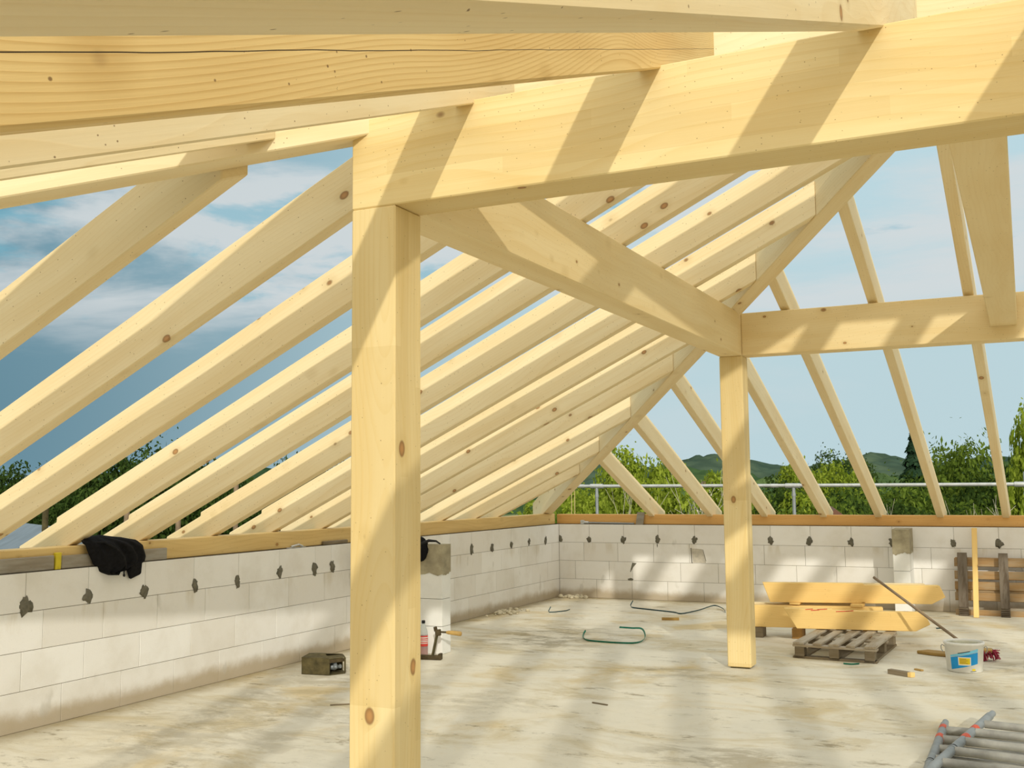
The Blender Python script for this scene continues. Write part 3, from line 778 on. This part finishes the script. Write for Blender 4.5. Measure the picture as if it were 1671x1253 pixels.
strap([(1.39,-.92,.08),(1.395,-.985,.004),(1.70,-1.13,.002),(2.03,-1.28,.002),(2.15,-1.38,.002),(2.26,-1.05,.01),(2.33,-.58,.02),(2.52,-.86,.02),(2.60,-1.07,.004)],DARKS,'long dark green strap winding along the foot of the back wall',.016)
strap([(.615,-1.74,.06),(.615,-1.80,.003),(.68,-1.74,.002),(.745,-1.60,.002),(.77,-1.52,.01)],DARKS,'small bent piece of dark strap on the floor near the far corner',.012)
strap([(4.99,-1.74,.01),(5.06,-1.79,.018),(5.13,-1.95,.003)],DARKS,'dark strap end on the floor beyond the pile of timbers',.014)
strap([(4.415,-4.29,.002),(4.48,-4.30,.002),(4.535,-4.25,.002)],GREENS,'short green strap end poking out under the pallet',.014)

# rubble against the left wall and crumbs in the corner
def rubble(name, c, n, rx, ry, label, seed):
    random.seed(seed); mb = MB()
    for i in range(n):
        s = random.uniform(.012,.038); x = abs(random.gauss(0,rx)); y = random.gauss(0,ry)
        mb.blob((c[0]+x+.03,c[1]+y,s*.45),(s,s,s*.7),seed+i,.6,0,7,5)
    o = mb.build(name, CHIP, None, origin=c); tag(o, label, 'rubble'); o['kind'] = 'stuff'; return o
rubble('mortar_rubble',(.04,-2.05,0),46,.10,.16,'small heap of pale mortar rubble against the left wall',11)
rubble('mortar_crumbs',(.05,-.10,0),30,.18,.05,'dirty crumbs swept into the far corner',23)

# rusty open steel box
cr = empty('steel_box', (.50,-6.25,0), 'rusty olive steel box lying on its side by the left wall', 'box')
mb = MB()
Rb = Matrix.Translation(V((.47,-6.30,.0))) @ Matrix.Rotation(math.radians(8),4,'Z')
def RB(x,y,z): return Rb @ V((x,y,z))
def slab(lo,hi,mi=0): 
    (x0,y0,z0),(x1,y1,z1) = lo,hi
    mb.hexa([RB(x0,y0,z0),RB(x1,y0,z0),RB(x1,y1,z0),RB(x0,y1,z0),RB(x0,y0,z1),RB(x1,y0,z1),RB(x1,y1,z1),RB(x0,y1,z1)],mi)
slab((-.09,-.15,.002),(.16,-.145,.130)); slab((-.09,-.145,.006),(-.085,.095,.130)); slab((-.09,.095,.002),(.16,.10,.130))
for z0, z1 in ((.0015,.006),(.130,.135)):
    mb.prism([RB(-.09,-.15,z0),RB(.165,-.15,z0),RB(.25,-.03,z0),RB(.165,.10,z0),RB(-.09,.10,z0)],(0,0,z1-z0))
mb.prism([RB(-.09,-.15,.1355),RB(.16,-.15,.1355),RB(.06,-.02,.150),RB(-.09,-.02,.150)],(0,0,.003)); mb.prism([RB(-.09,-.02,.150),RB(.06,-.02,.150),RB(.16,.10,.1355),RB(-.09,.10,.1355)],(0,0,.003))
slab((.155,-.149,.008),(.163,-.136,.129)); slab((.155,.086,.008),(.163,.099,.129))
mb.hexa([RB(.242,-.038,.007),RB(.250,-.038,.007),RB(.250,-.022,.007),RB(.242,-.022,.007),RB(.242,-.038,.129),RB(.250,-.038,.129),RB(.250,-.022,.129),RB(.242,-.022,.129)])
mb.build('shell', RUST, cr)
mb = MB()
mb.hexa([RB(.163,-.145,.10),RB(.167,-.145,.10),RB(.250,-.032,.10),RB(.246,-.032,.10),RB(.163,-.145,.128),RB(.167,-.145,.128),RB(.250,-.032,.128),RB(.246,-.032,.128)])
mb.build('flap', RUSTD, cr)
mb = MB(); mb.tube([RB(.02,-.05,.03),RB(.10,-.04,.09),RB(.17,-.06,.10),RB(.19,-.09,.05)],.016,10); mb.tube([RB(.06,.04,.03),RB(.18,.02,.05)],.018,10); mb.blob(RB(.12,-.01,.05),(.05,.05,.03),5,.3)
mb.build('tool_bundle', STEELB, cr)

# screw clamp leaning at the left pier
cl = empty('screw_clamp', (1.03,-5.42,0), 'rusty screw clamp with wooden handle standing beside the left pier', 'clamp')
mb = MB(); mb.bar((1.04,-5.40,.03),(1.075,-5.36,.262),.012,.034,up=(0,1,0)); mb.build('rail', RUST, cl)
mb = MB(); mb.bar((.93,-5.43,.021),(1.12,-5.39,.021),.04,.04); mb.bar((1.10,-5.39,.03),(1.125,-5.385,.03),.06,.055); mb.build('fixed_jaw', RUSTD, cl, bevel=.004)
mb = MB(); mb.bar((1.055,-5.37,.232),(1.10,-5.36,.236),.04,.055); mb.bar((1.06,-5.372,.245),(1.052,-5.374,.285),.03,.02,up=(0,1,0)); mb.tube([(1.09,-5.36,.24),(1.16,-5.34,.237)],.009,10); mb.build('sliding_jaw', RUSTD, cl, bevel=.003)
mb = MB(); mb.tube([(1.15,-5.343,.237),(1.165,-5.34,.236),(1.20,-5.33,.234),(1.275,-5.31,.226),(1.285,-5.307,.225)],.017,12,radii=[.011,.016,.019,.021,.015]); mb.build('handle', HANDLEW, cl)

# bottle by the pier, half hidden behind the foreground post
bt = empty('bottle', (.845,-5.225,0), 'plastic drink bottle with red label beside the left pier, half behind the post', 'bottle')
c = V((.845,-5.225,0))
mb = MB(); mb.lathe(c,[(0,.002),(.036,.002),(.041,.012),(.041,.19),(.036,.225),(.018,.275),(.0135,.285),(.0135,.30)],24); mb.build('body', GLASSY, bt)
mb = MB(); mb.lathe(c,[(.0155,.288),(.0165,.292),(.0165,.312),(.014,.315),(0,.315)],20); mb.build('cap', BLACK, bt)
mb = MB(); mb.lathe(c,[(.0417,.085),(.0422,.087),(.0422,.178),(.0417,.18)],28)
for k, zz in enumerate((.11,.126,.142,.158)):
    mb.lathe(c,[(.0425,zz),(.0428,zz+.001),(.0428,zz+.006+.002*(k % 2)),(.0425,zz+.007+.002*(k % 2))],28,1)
mb.build('label', [REDL, WHITEP], bt)
mb = MB(); mb.lathe(c,[(0,.006),(.036,.006),(.0385,.012),(.0385,.08),(0,.08)],24); mb.build('drink', RIND, bt)

# black cap with curved strap on the pier top
hc = empty('cap', (.76,-5.06,1.0), 'black cap with curved strap hanging on top of the left pier', 'cap')
mb = MB(); mb.blob((.77,-5.135,.955),(.075,.055,.105),4,.25,0,14,10); mb.build('crown', CLOTH, hc)
mb = MB(); mb.tube([(.73,-5.16,.97),(.80,-5.165,1.01),(.86,-5.15,1.035),(.92,-5.12,1.03),(.955,-5.10,1.004)],.012,8,radii=[.012,.016,.014,.010,.006]); mb.build('strap', BLACK, hc)

# ------------------------------------------------------------------ scaffold frames lower right
def frame(name, M, rung_s, L, Wd, label, paint, mirror=1):
    e = empty(name, M @ V((0,0,0)), label, 'scaffold frame')
    def T(x,y,z): return M @ V((x,y,z))
    for s, x in enumerate((0, Wd)):
        mb = MB(); mb.tube([T(x,-L,0),T(x,0,0)],.0245,16); mb.tube([T(x,.0,0),T(x,.09,0)],.0195,16)
        mb.tube([T(x,-1.02,0),T(x,-1.00,0)],.0275,16)
        mb.build('standard', STEELB, e)
        if s == 0:
            mb = MB()
            mb.tube([T(x,-.985,0),T(x,-.975,0)],.0262,16); mb.build('black_band', BLACK, e)
            for a in paint:
                mb = MB(); mb.tube([T(x,-a-.04,0),T(x,-a+.04,0)],.0252,16); q = mb.build('red_paint_mark', REDP, e)
    for y in rung_s:
        mb = MB(); mb.tube([T(.02,-y,0),T(Wd-.02,-y,0)],.0238,14)
        for k in (.07,): mb.tube([T(k-.004,-y,.02),T(k-.004,-y,.0235)],.006,8)
        mb.build('rung', STEELD, e)
def frm(p_end, p_on, z, tilt=0):
    a = V((*p_end,z)); b = V((*p_on,z)); y = (a-b).normalized(); x = V((y.y,-y.x,0))
    return Matrix(((x.x,y.x,0,a.x),(x.y,y.y,0,a.y),(0,0,1,a.z),(0,0,0,1)))
frame('scaffold_barrier', frm((5.335,-6.53),(5.318,-7.643),.0275), [.14,.39,.64,.89,1.14,1.39], 2.0, 1.05, 'lower tubular scaffold frame on the floor, left end of the pair',(.12,.38))
frame('scaffold_barrier', frm((5.592,-6.42),(5.354,-7.839),.082), [.25,.50,.76,1.02,1.30,1.56], 2.0, 1.05, 'upper tubular scaffold frame lying askew on the other one at the lower right',(.45,.70))

# ------------------------------------------------------------------ outside: scaffold rail
GROUND = -6.0
rl = empty('guard_rail', (2.9,1.2,1.52), 'horizontal galvanised scaffold rail running behind the back wall', 'rail')
mb = MB(); mb.tube([(-1.2,1.2,1.530),(3.02,1.2,1.508),(6.0,1.2,1.50),(9.5,1.2,1.495)],.024,12); mb.build('tube', STEEL, rl)
for x, z in ((.12,1.524),(3.02,1.506),(5.9,1.50)):
    mb = MB(); mb.tube([(x-.10,1.2,z),(x+.10,1.2,z-.001)],.034,12); mb.tube([(x-.30,1.2,z+.0015),(x-.20,1.2,z+.001)],.029,12); mb.build('coupler', STEEL, rl)
for x, zt, L in ((.12,1.50,'scaffold post under the rail near the far corner'),(3.03,1.48,'scaffold post under the rail right of the rear post'),(5.93,1.66,'scaffold post at the right edge, taller than the rail')):
    mb = MB(); mb.tube([(x,1.2,GROUND),(x,1.2,zt)],.024,12)
    mb.tube([(x,1.2,1.36),(x,1.2,1.40)],.030,12)
    tag(mb.build('scaffold_post', STEEL if x > 5 else STEELB, None, origin=(x,1.2,GROUND)), 'galvanised '+L, 'scaffold post', 'posts of the scaffold rail')
rp = MB(); rp.tube([(-.31,1.25,1.45),(-.315,1.25,1.0),(-.31,1.25,-6.0)],.006,6); rp.tube([(-.26,1.25,1.45),(-.262,1.25,1.0),(-.26,1.25,-6.0)],.006,6); rp.tube([(-.31,1.25,1.45),(-.285,1.23,1.52),(-.26,1.25,1.45)],.006,6)
tag(rp.build('hoist_rope', ROPE, None, origin=(-.28,1.25,0)),'pale doubled rope hanging from the rail by the far corner','rope')
for i, (y, zt, L) in enumerate(((-7.69,1.50,'thin rusty pole outside the left wall, nearest the left edge'),(-6.83,1.62,'thin pale scaffold pole outside the left wall, seen above the jacket'),(-6.20,1.40,'thin scaffold pole outside the left wall, between two rafters'),(-5.4,1.62,'thin scaffold pole outside the left wall, close to the foreground post'))):
    mb = MB(); mb.tube([(-1.2,y,GROUND),(-1.2,y,zt)],.024,10)
    tag(mb.build('scaffold_pole', RUST if i == 0 else HANDLE, None, origin=(-1.2,y,GROUND)), L, 'scaffold pole', 'poles outside the left wall')

# ------------------------------------------------------------------ outside: ground, house below, trees, hills
def grass_mat():
    m, nt, b = mat('meadow'); g = G(nt); P = g.n('TexCoord').outputs['Object']
    c = g.mix(g.smooth(g.noise(P,.05,5,.6),.35,.7),(.07,.12,.02),(.14,.17,.045)); c = g.mix(g.math('MULTIPLY',g.noise(P,2,4,.7),.6),c,(.05,.08,.015))
    nt.links.new(c,b.inputs['Base Color']); b.inputs['Roughness'].default_value = .95; return m
mb = MB(); mb.add([(-900,-120,GROUND),(900,-120,GROUND),(900,1200,GROUND),(-900,1200,GROUND)],[(0,1,2,3)])
struct(mb.build('ground', grass_mat()))
mb = MB(); mb.box((-.24,-15.24,GROUND),(12.44,.24,-.22)); struct(mb.build('wall_storey_below', RENDER))

def hill_mat(name, a, b_):
    m, nt, b = mat(name); g = G(nt); P = g.n('TexCoord').outputs['Object']
    vo = g.n('TexVoronoi'); nt.links.new(P, vo.inputs['Vector']); vo.inputs['Scale'].default_value = .13
    c = g.mix(g.smooth(g.noise(P,.02,5,.65),.35,.68), a, b_); c = g.mix(g.math('MULTIPLY', g.smooth(vo.outputs['Distance'],.2,.8), .5), c, tuple(x*.6 for x in a))
    nt.links.new(c,b.inputs['Base Color']); b.inputs['Roughness'].default_value = 1; b.inputs['Specular IOR Level'].default_value = 0; return m
def hill(name, x0, x1, y0, y1, hfun, m, label, nx=150, ny=16):
    mb = MB(); vs = []; fs = []
    for j in range(ny+1):
        for i in range(nx+1):
            x = x0+(x1-x0)*i/nx; y = y0+(y1-y0)*j/ny; t = j/ny
            prof = math.sin(min(1,t*1.25)*PI/2)
            edge = min(1, i/12, (nx-i)/12)
            z = GROUND + (hfun(x)-GROUND)*prof*edge
            z += prof*edge*(2.2*noise.noise(V((x*.09,y*.09,0)))+1.6*noise.noise(V((x*.27,y*.27,4)))+.9*abs(noise.noise(V((x*.6,y*.5,9)))))
            vs.append(V((x,y,z)))
    for j in range(ny):
        for i in range(nx):
            a = j*(nx+1)+i; fs.append((a,a+1,a+nx+2,a+nx+1))
    mb.add(vs, fs, 0, True); o = mb.build(name, m, None, origin=((x0+x1)/2,y0,GROUND)); tag(o, label, 'hill'); return o
hill('wooded_hill',-190,40,330,430,lambda x: 9.2+3.0*math.exp(-((x+103)/16)**2)+1.6*math.exp(-((x+42)/9)**2)-1.2*math.exp(-((x+72)/14)**2)+.8*math.sin(x*.11),
     hill_mat('far_forest',(.040,.075,.058),(.085,.120,.070)),'long wooded hill on the horizon behind the back wall')  # bluish haze of the distance is put into the forest colour
hill('wooded_slope',-95,30,210,300,lambda x: 3.2+1.4*math.sin(x*.06+.6)+1.0*math.sin(x*.15),
     hill_mat('near_forest',(.040,.085,.036),(.105,.155,.05)),'nearer wooded slope below the horizon hill')
hill('wooded_hill',-330,-120,190,330,lambda x: 7.2+1.5*math.sin(x*.04),hill_mat('left_forest',(.03,.065,.03),(.06,.10,.04)),'dark wooded hill far off between the left rafters')

# foliage prototypes (leaf quads on a noisy crown)
def crown_mesh(name, m, n, seed, leaf, shape='round', lobes=9):
    random.seed(seed); lob = []
    for i in range(lobes):
        a = random.uniform(0,2*PI); h = random.uniform(.12,.92); rr = (1-abs(h-.45)*1.1)*random.uniform(.25,.62)
        lob.append((V((rr*math.cos(a),rr*math.sin(a),h)), random.uniform(.24,.42)*(1.15-h*.45)))
    vs = []; fs = []
    def leafq(p, s, nrm):
        t = nrm.orthogonal().normalized(); b = nrm.cross(t); a = random.uniform(0,2*PI)
        u = (t*math.cos(a)+b*math.sin(a))*s; w = nrm.cross(u)*.55
        i = len(vs); vs.extend([p-u*.5, p-w*.5+u*.05, p+u*.5, p+w*.5+u*.05]); fs.append((i,i+1,i+2,i+3))
    for i in range(n):
        if shape == 'cone':
            h = random.random()**1.35; tier = (h*17) % 1
            R = (1-h)**.9*.40*(.55+.55*(1-tier))+.012; a = random.uniform(0,2*PI); rad = R*random.uniform(.3,1)**.5
            p = V((rad*math.cos(a),rad*math.sin(a),h-.05*rad)); nn = V((math.cos(a)*.5,math.sin(a)*.5,random.uniform(.4,1)))
        else:
            c, r = random.choice(lob); d = V((random.gauss(0,1),random.gauss(0,1),random.gauss(0,1))).normalized()
            r2 = r*(1+.45*noise.noise(d*3+c*5))*random.uniform(.72,1.06)**.7
            p = c+V((d.x*r2,d.y*r2,d.z*r2*.85)); nn = d+V((random.gauss(0,.6),random.gauss(0,.6),random.gauss(0,.6)+.3))
            if random.random() < .03: p = c+d*r2*random.uniform(1.05,1.3)
        leafq(p, leaf*random.uniform(.6,1.3), nn.normalized())
    me = bpy.data.meshes.new(name); me.from_pydata([tuple(v) for v in vs],[],fs); me.materials.append(m); me.update(); return me
def branch_mesh(name, m, seed, depth=4, r0=.022):
    random.seed(seed); mb = MB()
    def grow(p, d, L, r, k):
        q = p+d*L*.5+V((random.gauss(0,.05),random.gauss(0,.05),0))*L; e = p+d*L
        mb.tube([p,q,e],r,6,radii=[r,r*.8,r*.6])
        if k == 0: return
        for i in range(random.choice((2,2,3))):
            nd = (d+V((random.gauss(0,.55),random.gauss(0,.55),random.uniform(-.1,.35)))).normalized(); grow(e.lerp(p,random.uniform(0,.3)),nd,L*random.uniform(.55,.8),r*.6,k-1)
    grow(V((0,0,0)),V((0,0,1)),.42,r0,depth)
    me = bpy.data.meshes.new(name); me.from_pydata([tuple(v) for v in mb.v],[],mb.f); me.materials.append(m)
    me.polygons.foreach_set('use_smooth', mb.sm); me.update(); return me
CR = {'y': [crown_mesh('crown_a', LEAFY, 20000, 1, .036), crown_mesh('crown_b', LEAFY, 20000, 2, .036)],
      'g': [crown_mesh('crown_c', LEAF, 20000, 3, .036), crown_mesh('crown_d', LEAF, 20000, 4, .036, lobes=12)],
      'd': [crown_mesh('crown_e', LEAFD, 20000, 5, .034), crown_mesh('crown_f', LEAFD, 20000, 6, .034)],
      's': [crown_mesh('crown_s', NEEDLE, 14000, 8, .04, 'cone')]}
TRUNK = branch_mesh('trunk', BARK, 31, 3); TRUNKP = branch_mesh('pale_branch', BARKP, 37, 5, .011)
_cnt = [0]
def tree(kind, x, y, ztop, width, label, name='tree', base=None):
    e = empty(name, (x,y,GROUND), label, 'tree', 'trees beyond the building'); random.seed(100+_cnt[0]); _cnt[0] += 1
    H = ztop-GROUND; cb = GROUND+(.08 if kind == 's' else .16)*H if base is None else base
    me = CR[kind][_cnt[0] % len(CR[kind])]
    c = bpy.data.objects.new('crown', me); link(c, e); c.location = (0,0,cb-GROUND)
    k = .40*2 if kind == 's' else 1.55
    c.scale = (width/k,width/k,(ztop-cb)/(1.0 if kind == 's' else 1.12)); c.rotation_euler = (0,0,random.uniform(0,6.28))
    t = bpy.data.objects.new('trunk', TRUNK); link(t, e); t.scale = (H*.75,H*.75,H*.72); t.rotation_euler = (0,0,random.uniform(0,6.28))
    return e
tree('g',-5.1,9.6,1.50,4.5,'green bush at the foot of the far corner hip rafter')
tree('y',-4.3,12.2,1.75,4.6,'bright bush behind the first scaffold post')
tree('y',-4.0,16.2,2.75,5.0,'tallest yellow-green tree right of the hip rafter foot')
tree('y',-3.2,19.5,2.45,5.2,'yellow-green tree with bare twigs between the first two back rafters')
tree('g',-3.0,24,1.9,4.6,'darker green tree just left of the rear post')
tree('y',-2.35,25.4,2.75,4.6,'round bright tree just right of the rear post')
tree('y',-.75,27.7,2.45,4.8,'pointed bright tree seen between the fourth and fifth back rafters')
tree('g',1.2,11.2,1.35,4.6,'low green tree behind the rail right of the rear post')
tree('g',-.3,13.5,1.30,4.8,'low hedge-like tree right behind the rear post')
tree('d',2.6,14.5,1.35,4.6,'dark green low tree under the rail beside the pale branches')
tree('g',2.2,22.0,1.75,4.4,'olive green tree below the tall spruce')
tree('s',2.05,34.1,3.95,4.6,'tall dark spruce rising above the trees at the right','spruce')
tree('d',3.6,26.2,2.65,5.6,'broad dark green tree right of the spruce')
tree('g',4.7,22.2,3.05,5.0,'wispy-topped green tree between the two rightmost rafters')
tree('g',5.3,16.2,2.20,4.6,'green tree behind the rail near the right edge')
tree('d',5.0,11.5,1.25,4.2,'dark low tree behind the rail at the right')
tree('y',6.38,12.2,3.35,3.0,'tall leafy tree at the right edge of the photo')
tree('d',-4.6,62,3.7,7,'distant dark conifer in front of the wooded hill','conifer')
for i, (a, b, zt, kd) in enumerate(((-5.6,13.0,1.55,'y'),(-5.0,18.0,1.9,'g'),(-1.6,16.0,1.55,'g'),(.3,18.5,1.75,'y'),(1.3,24.0,1.85,'g'),(3.2,18.0,1.75,'g'),(4.0,13.2,1.5,'d'),(6.4,20.0,2.5,'d'),(6.0,10.5,1.6,'g'),(-.6,20.5,1.65,'d'))):
    tree(kd,a,b,zt,5.4,'bushy crown filling the second row of the tree line, half hidden by nearer trees')
for (a, b, zt, wd, L) in ((-22.3,14.7,4.0,7.0,'tall dark tree showing between the left rafters, left of the middle'),(-29.5,15.2,2.5,6.5,'round tree at the far left edge between the rafters'),(-27.0,17.0,2.7,6.0,'dark tree left of the tall one behind the left rafters'),
        (-22.0,18.2,2.7,6.0,'dark tree right of the tall one behind the left rafters'),(-18.0,18.6,3.5,4.2,'slim tree top just left of the foreground post'),(-16.2,19.6,2.6,4.6,'tree top immediately beside the foreground post'),(-24.6,12.0,1.9,7.5,'low dark tree behind the jacket'),(-19.0,15.2,1.7,6.5,'low dark tree beyond the left plate'),(-30,11,1.2,7,'low dark shrub at the far left over the grey roof')):
    tree('d',a,b,zt,wd,L)
def bare(x, y, h, label):
    e = empty('bare_tree', (x,y,GROUND), label, 'tree', 'bare pale trees'); random.seed(int(x*10))
    t = bpy.data.objects.new('branches', TRUNKP); link(t, e); t.scale = (h*.5,h*.5,h*.80); t.rotation_euler = (0,0,random.uniform(0,6.28)); return e
bare(-.89,6.1,8.9,'pale bare branches under the rail left of the rear post')
bare(3.9,6.15,8.3,'thin white-barked tree under the rail, left of the right rafters')
bare(4.45,6.2,8.2,'second white-barked tree under the rail, just right of the first')
def house(x, y, w, d, h, rh, rm, label, rz=0, z0=GROUND):
    e = empty('house', (x,y,z0), label, 'house', 'far houses'); Mr = Matrix.Translation(V((x,y,z0))) @ Matrix.Rotation(rz,4,'Z')
    mb = MB(); mb.box((-w/2,-d/2,0),(w/2,d/2,h)); mb.prism([(-w/2,-d/2,h),(w/2,-d/2,h),(0,-d/2,h+rh*.97)],(0,d,0)); mb.v = [Mr @ q for q in mb.v]; mb.build('walls', RENDER, e)
    mb = MB()
    for s in (-1,1): mb.prism([(s*(w/2+.4),-d/2-.4,h-.25),(0,-d/2-.4,h+rh),(0,-d/2-.4,h+rh+.2),(s*(w/2+.4),-d/2-.4,h-.05)],(0,d+.8,0))
    mb.v = [Mr @ q for q in mb.v]; mb.build('roof', rm, e)
    mb = MB(); mb.box((-w*.28,-d/2-.03,h*.45),(-w*.08,-d/2+.03,h*.8)); mb.box((w*.08,-d/2-.03,h*.45),(w*.28,-d/2+.03,h*.8)); mb.v = [Mr @ q for q in mb.v]; mb.build('window_pane', ROOFG, e)
house(-18.5,6.4,7,9,4.6,1.9,ROOFG,'house with blue-grey roof at the far left behind the rafters',math.radians(60))
house(2.53,8.0,.9,2.2,6.44,.42,ROOFR,'small pale gable with brown roof among the trees, between the fifth and sixth back rafters',math.radians(10))
house(-45.1,179.7,6,8,6.2,2.8,ROOFR,'tiny cream house in front of the wooded hill, left of the rear post',math.radians(20))

# ------------------------------------------------------------------ light, sky, camera
SD = V((-.574,1,-.423)).normalized()
sl = bpy.data.lights.new('sun', 'SUN'); sl.energy = 1.9; sl.angle = math.radians(.9); sl.color = (1,.95,.83)
so = bpy.data.objects.new('sun', sl); COL.objects.link(so); so.rotation_euler = SD.to_track_quat('-Z','Y').to_euler(); so.location = (9,-20,9)

w = bpy.data.worlds.new('sky'); scene.world = w; w.use_nodes = True; nt = w.node_tree; nt.nodes.clear(); g = G(nt)
out = g.n('OutputWorld'); bg = g.n('Background'); nt.links.new(bg.outputs[0], out.inputs[0])
D = g.n('TexCoord').outputs['Generated']
sp_ = g.n('SeparateXYZ'); nt.links.new(D, sp_.inputs[0])
el = sp_.outputs[2]
az = g.vm('DOT_PRODUCT', D, (.905,.425,0))          # east-ish minus, west-ish plus
low = g.mix(g.smooth(az,-.50,.10),(.13,.255,.325),(.50,.655,.70))
high = g.mix(g.smooth(az,-.50,.25),(.20,.375,.47),(.50,.69,.76))
sky = g.mix(g.smooth(el,.05,.40), low, high)
cv = g.vm('MULTIPLY', D, (1.0,1.0,3.6))
n1 = g.noise(cv, 2.6, 7, .58, .35); n2 = g.noise(g.vm('ADD', cv, (3.1,1.7,.4)), 5.5, 6, .6, .2)
band = g.math('MULTIPLY', g.smooth(el,.11,.18), g.math('SUBTRACT', 1., g.smooth(el,.27,.38)))
cl_ = g.math('MULTIPLY', g.smooth(g.math('ADD', n1, g.math('MULTIPLY', band, .10)), .50, .66), g.math('MULTIPLY_ADD', band, .65, .20))
sky = g.mix(cl_, sky, (.66,.70,.71))
sky = g.mix(g.math('MULTIPLY', g.math('MULTIPLY', g.smooth(n2,.55,.68), band), .55), sky, (.10,.42,.56))
# bright veil of cloud overhead and behind, out of the picture
veil = g.smooth(el,.45,.8)
sky = g.mix(veil, sky, (1.05,1.05,1.0))
# wide hazy glow around the sun, added behind the viewer as fill light
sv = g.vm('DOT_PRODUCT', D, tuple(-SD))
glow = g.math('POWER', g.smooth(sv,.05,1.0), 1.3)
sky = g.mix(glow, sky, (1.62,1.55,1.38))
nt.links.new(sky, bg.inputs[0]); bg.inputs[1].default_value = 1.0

cam = bpy.data.cameras.new('camera'); co = bpy.data.objects.new('camera', cam); COL.objects.link(co)
yaw, pitch, roll = .4419, .0971, -.0090
fwd = V((-math.sin(yaw)*math.cos(pitch), math.cos(yaw)*math.cos(pitch), math.sin(pitch)))
r0 = V((math.cos(yaw),math.sin(yaw),0)); u0 = r0.cross(fwd)
r = r0*math.cos(roll)+u0*math.sin(roll); u = -r0*math.sin(roll)+u0*math.cos(roll)
C = V((5.8033,-13.7611,1.5256))
co.matrix_world = Matrix(((r.x,u.x,-fwd.x,C.x),(r.y,u.y,-fwd.y,C.y),(r.z,u.z,-fwd.z,C.z),(0,0,0,1)))
cam.sensor_fit = 'HORIZONTAL'; cam.sensor_width = 36; cam.lens = 1722.14/1671*36; cam.clip_start = .05; cam.clip_end = 3000
scene.camera = co
vs = scene.view_settings; vs.view_transform = 'Standard'; vs.look = 'None'; vs.exposure = 0.0; vs.gamma = 1; vs.use_curve_mapping = False
scene.cycles.max_bounces = 8; scene.cycles.diffuse_bounces = 4; scene.cycles.use_denoising = True
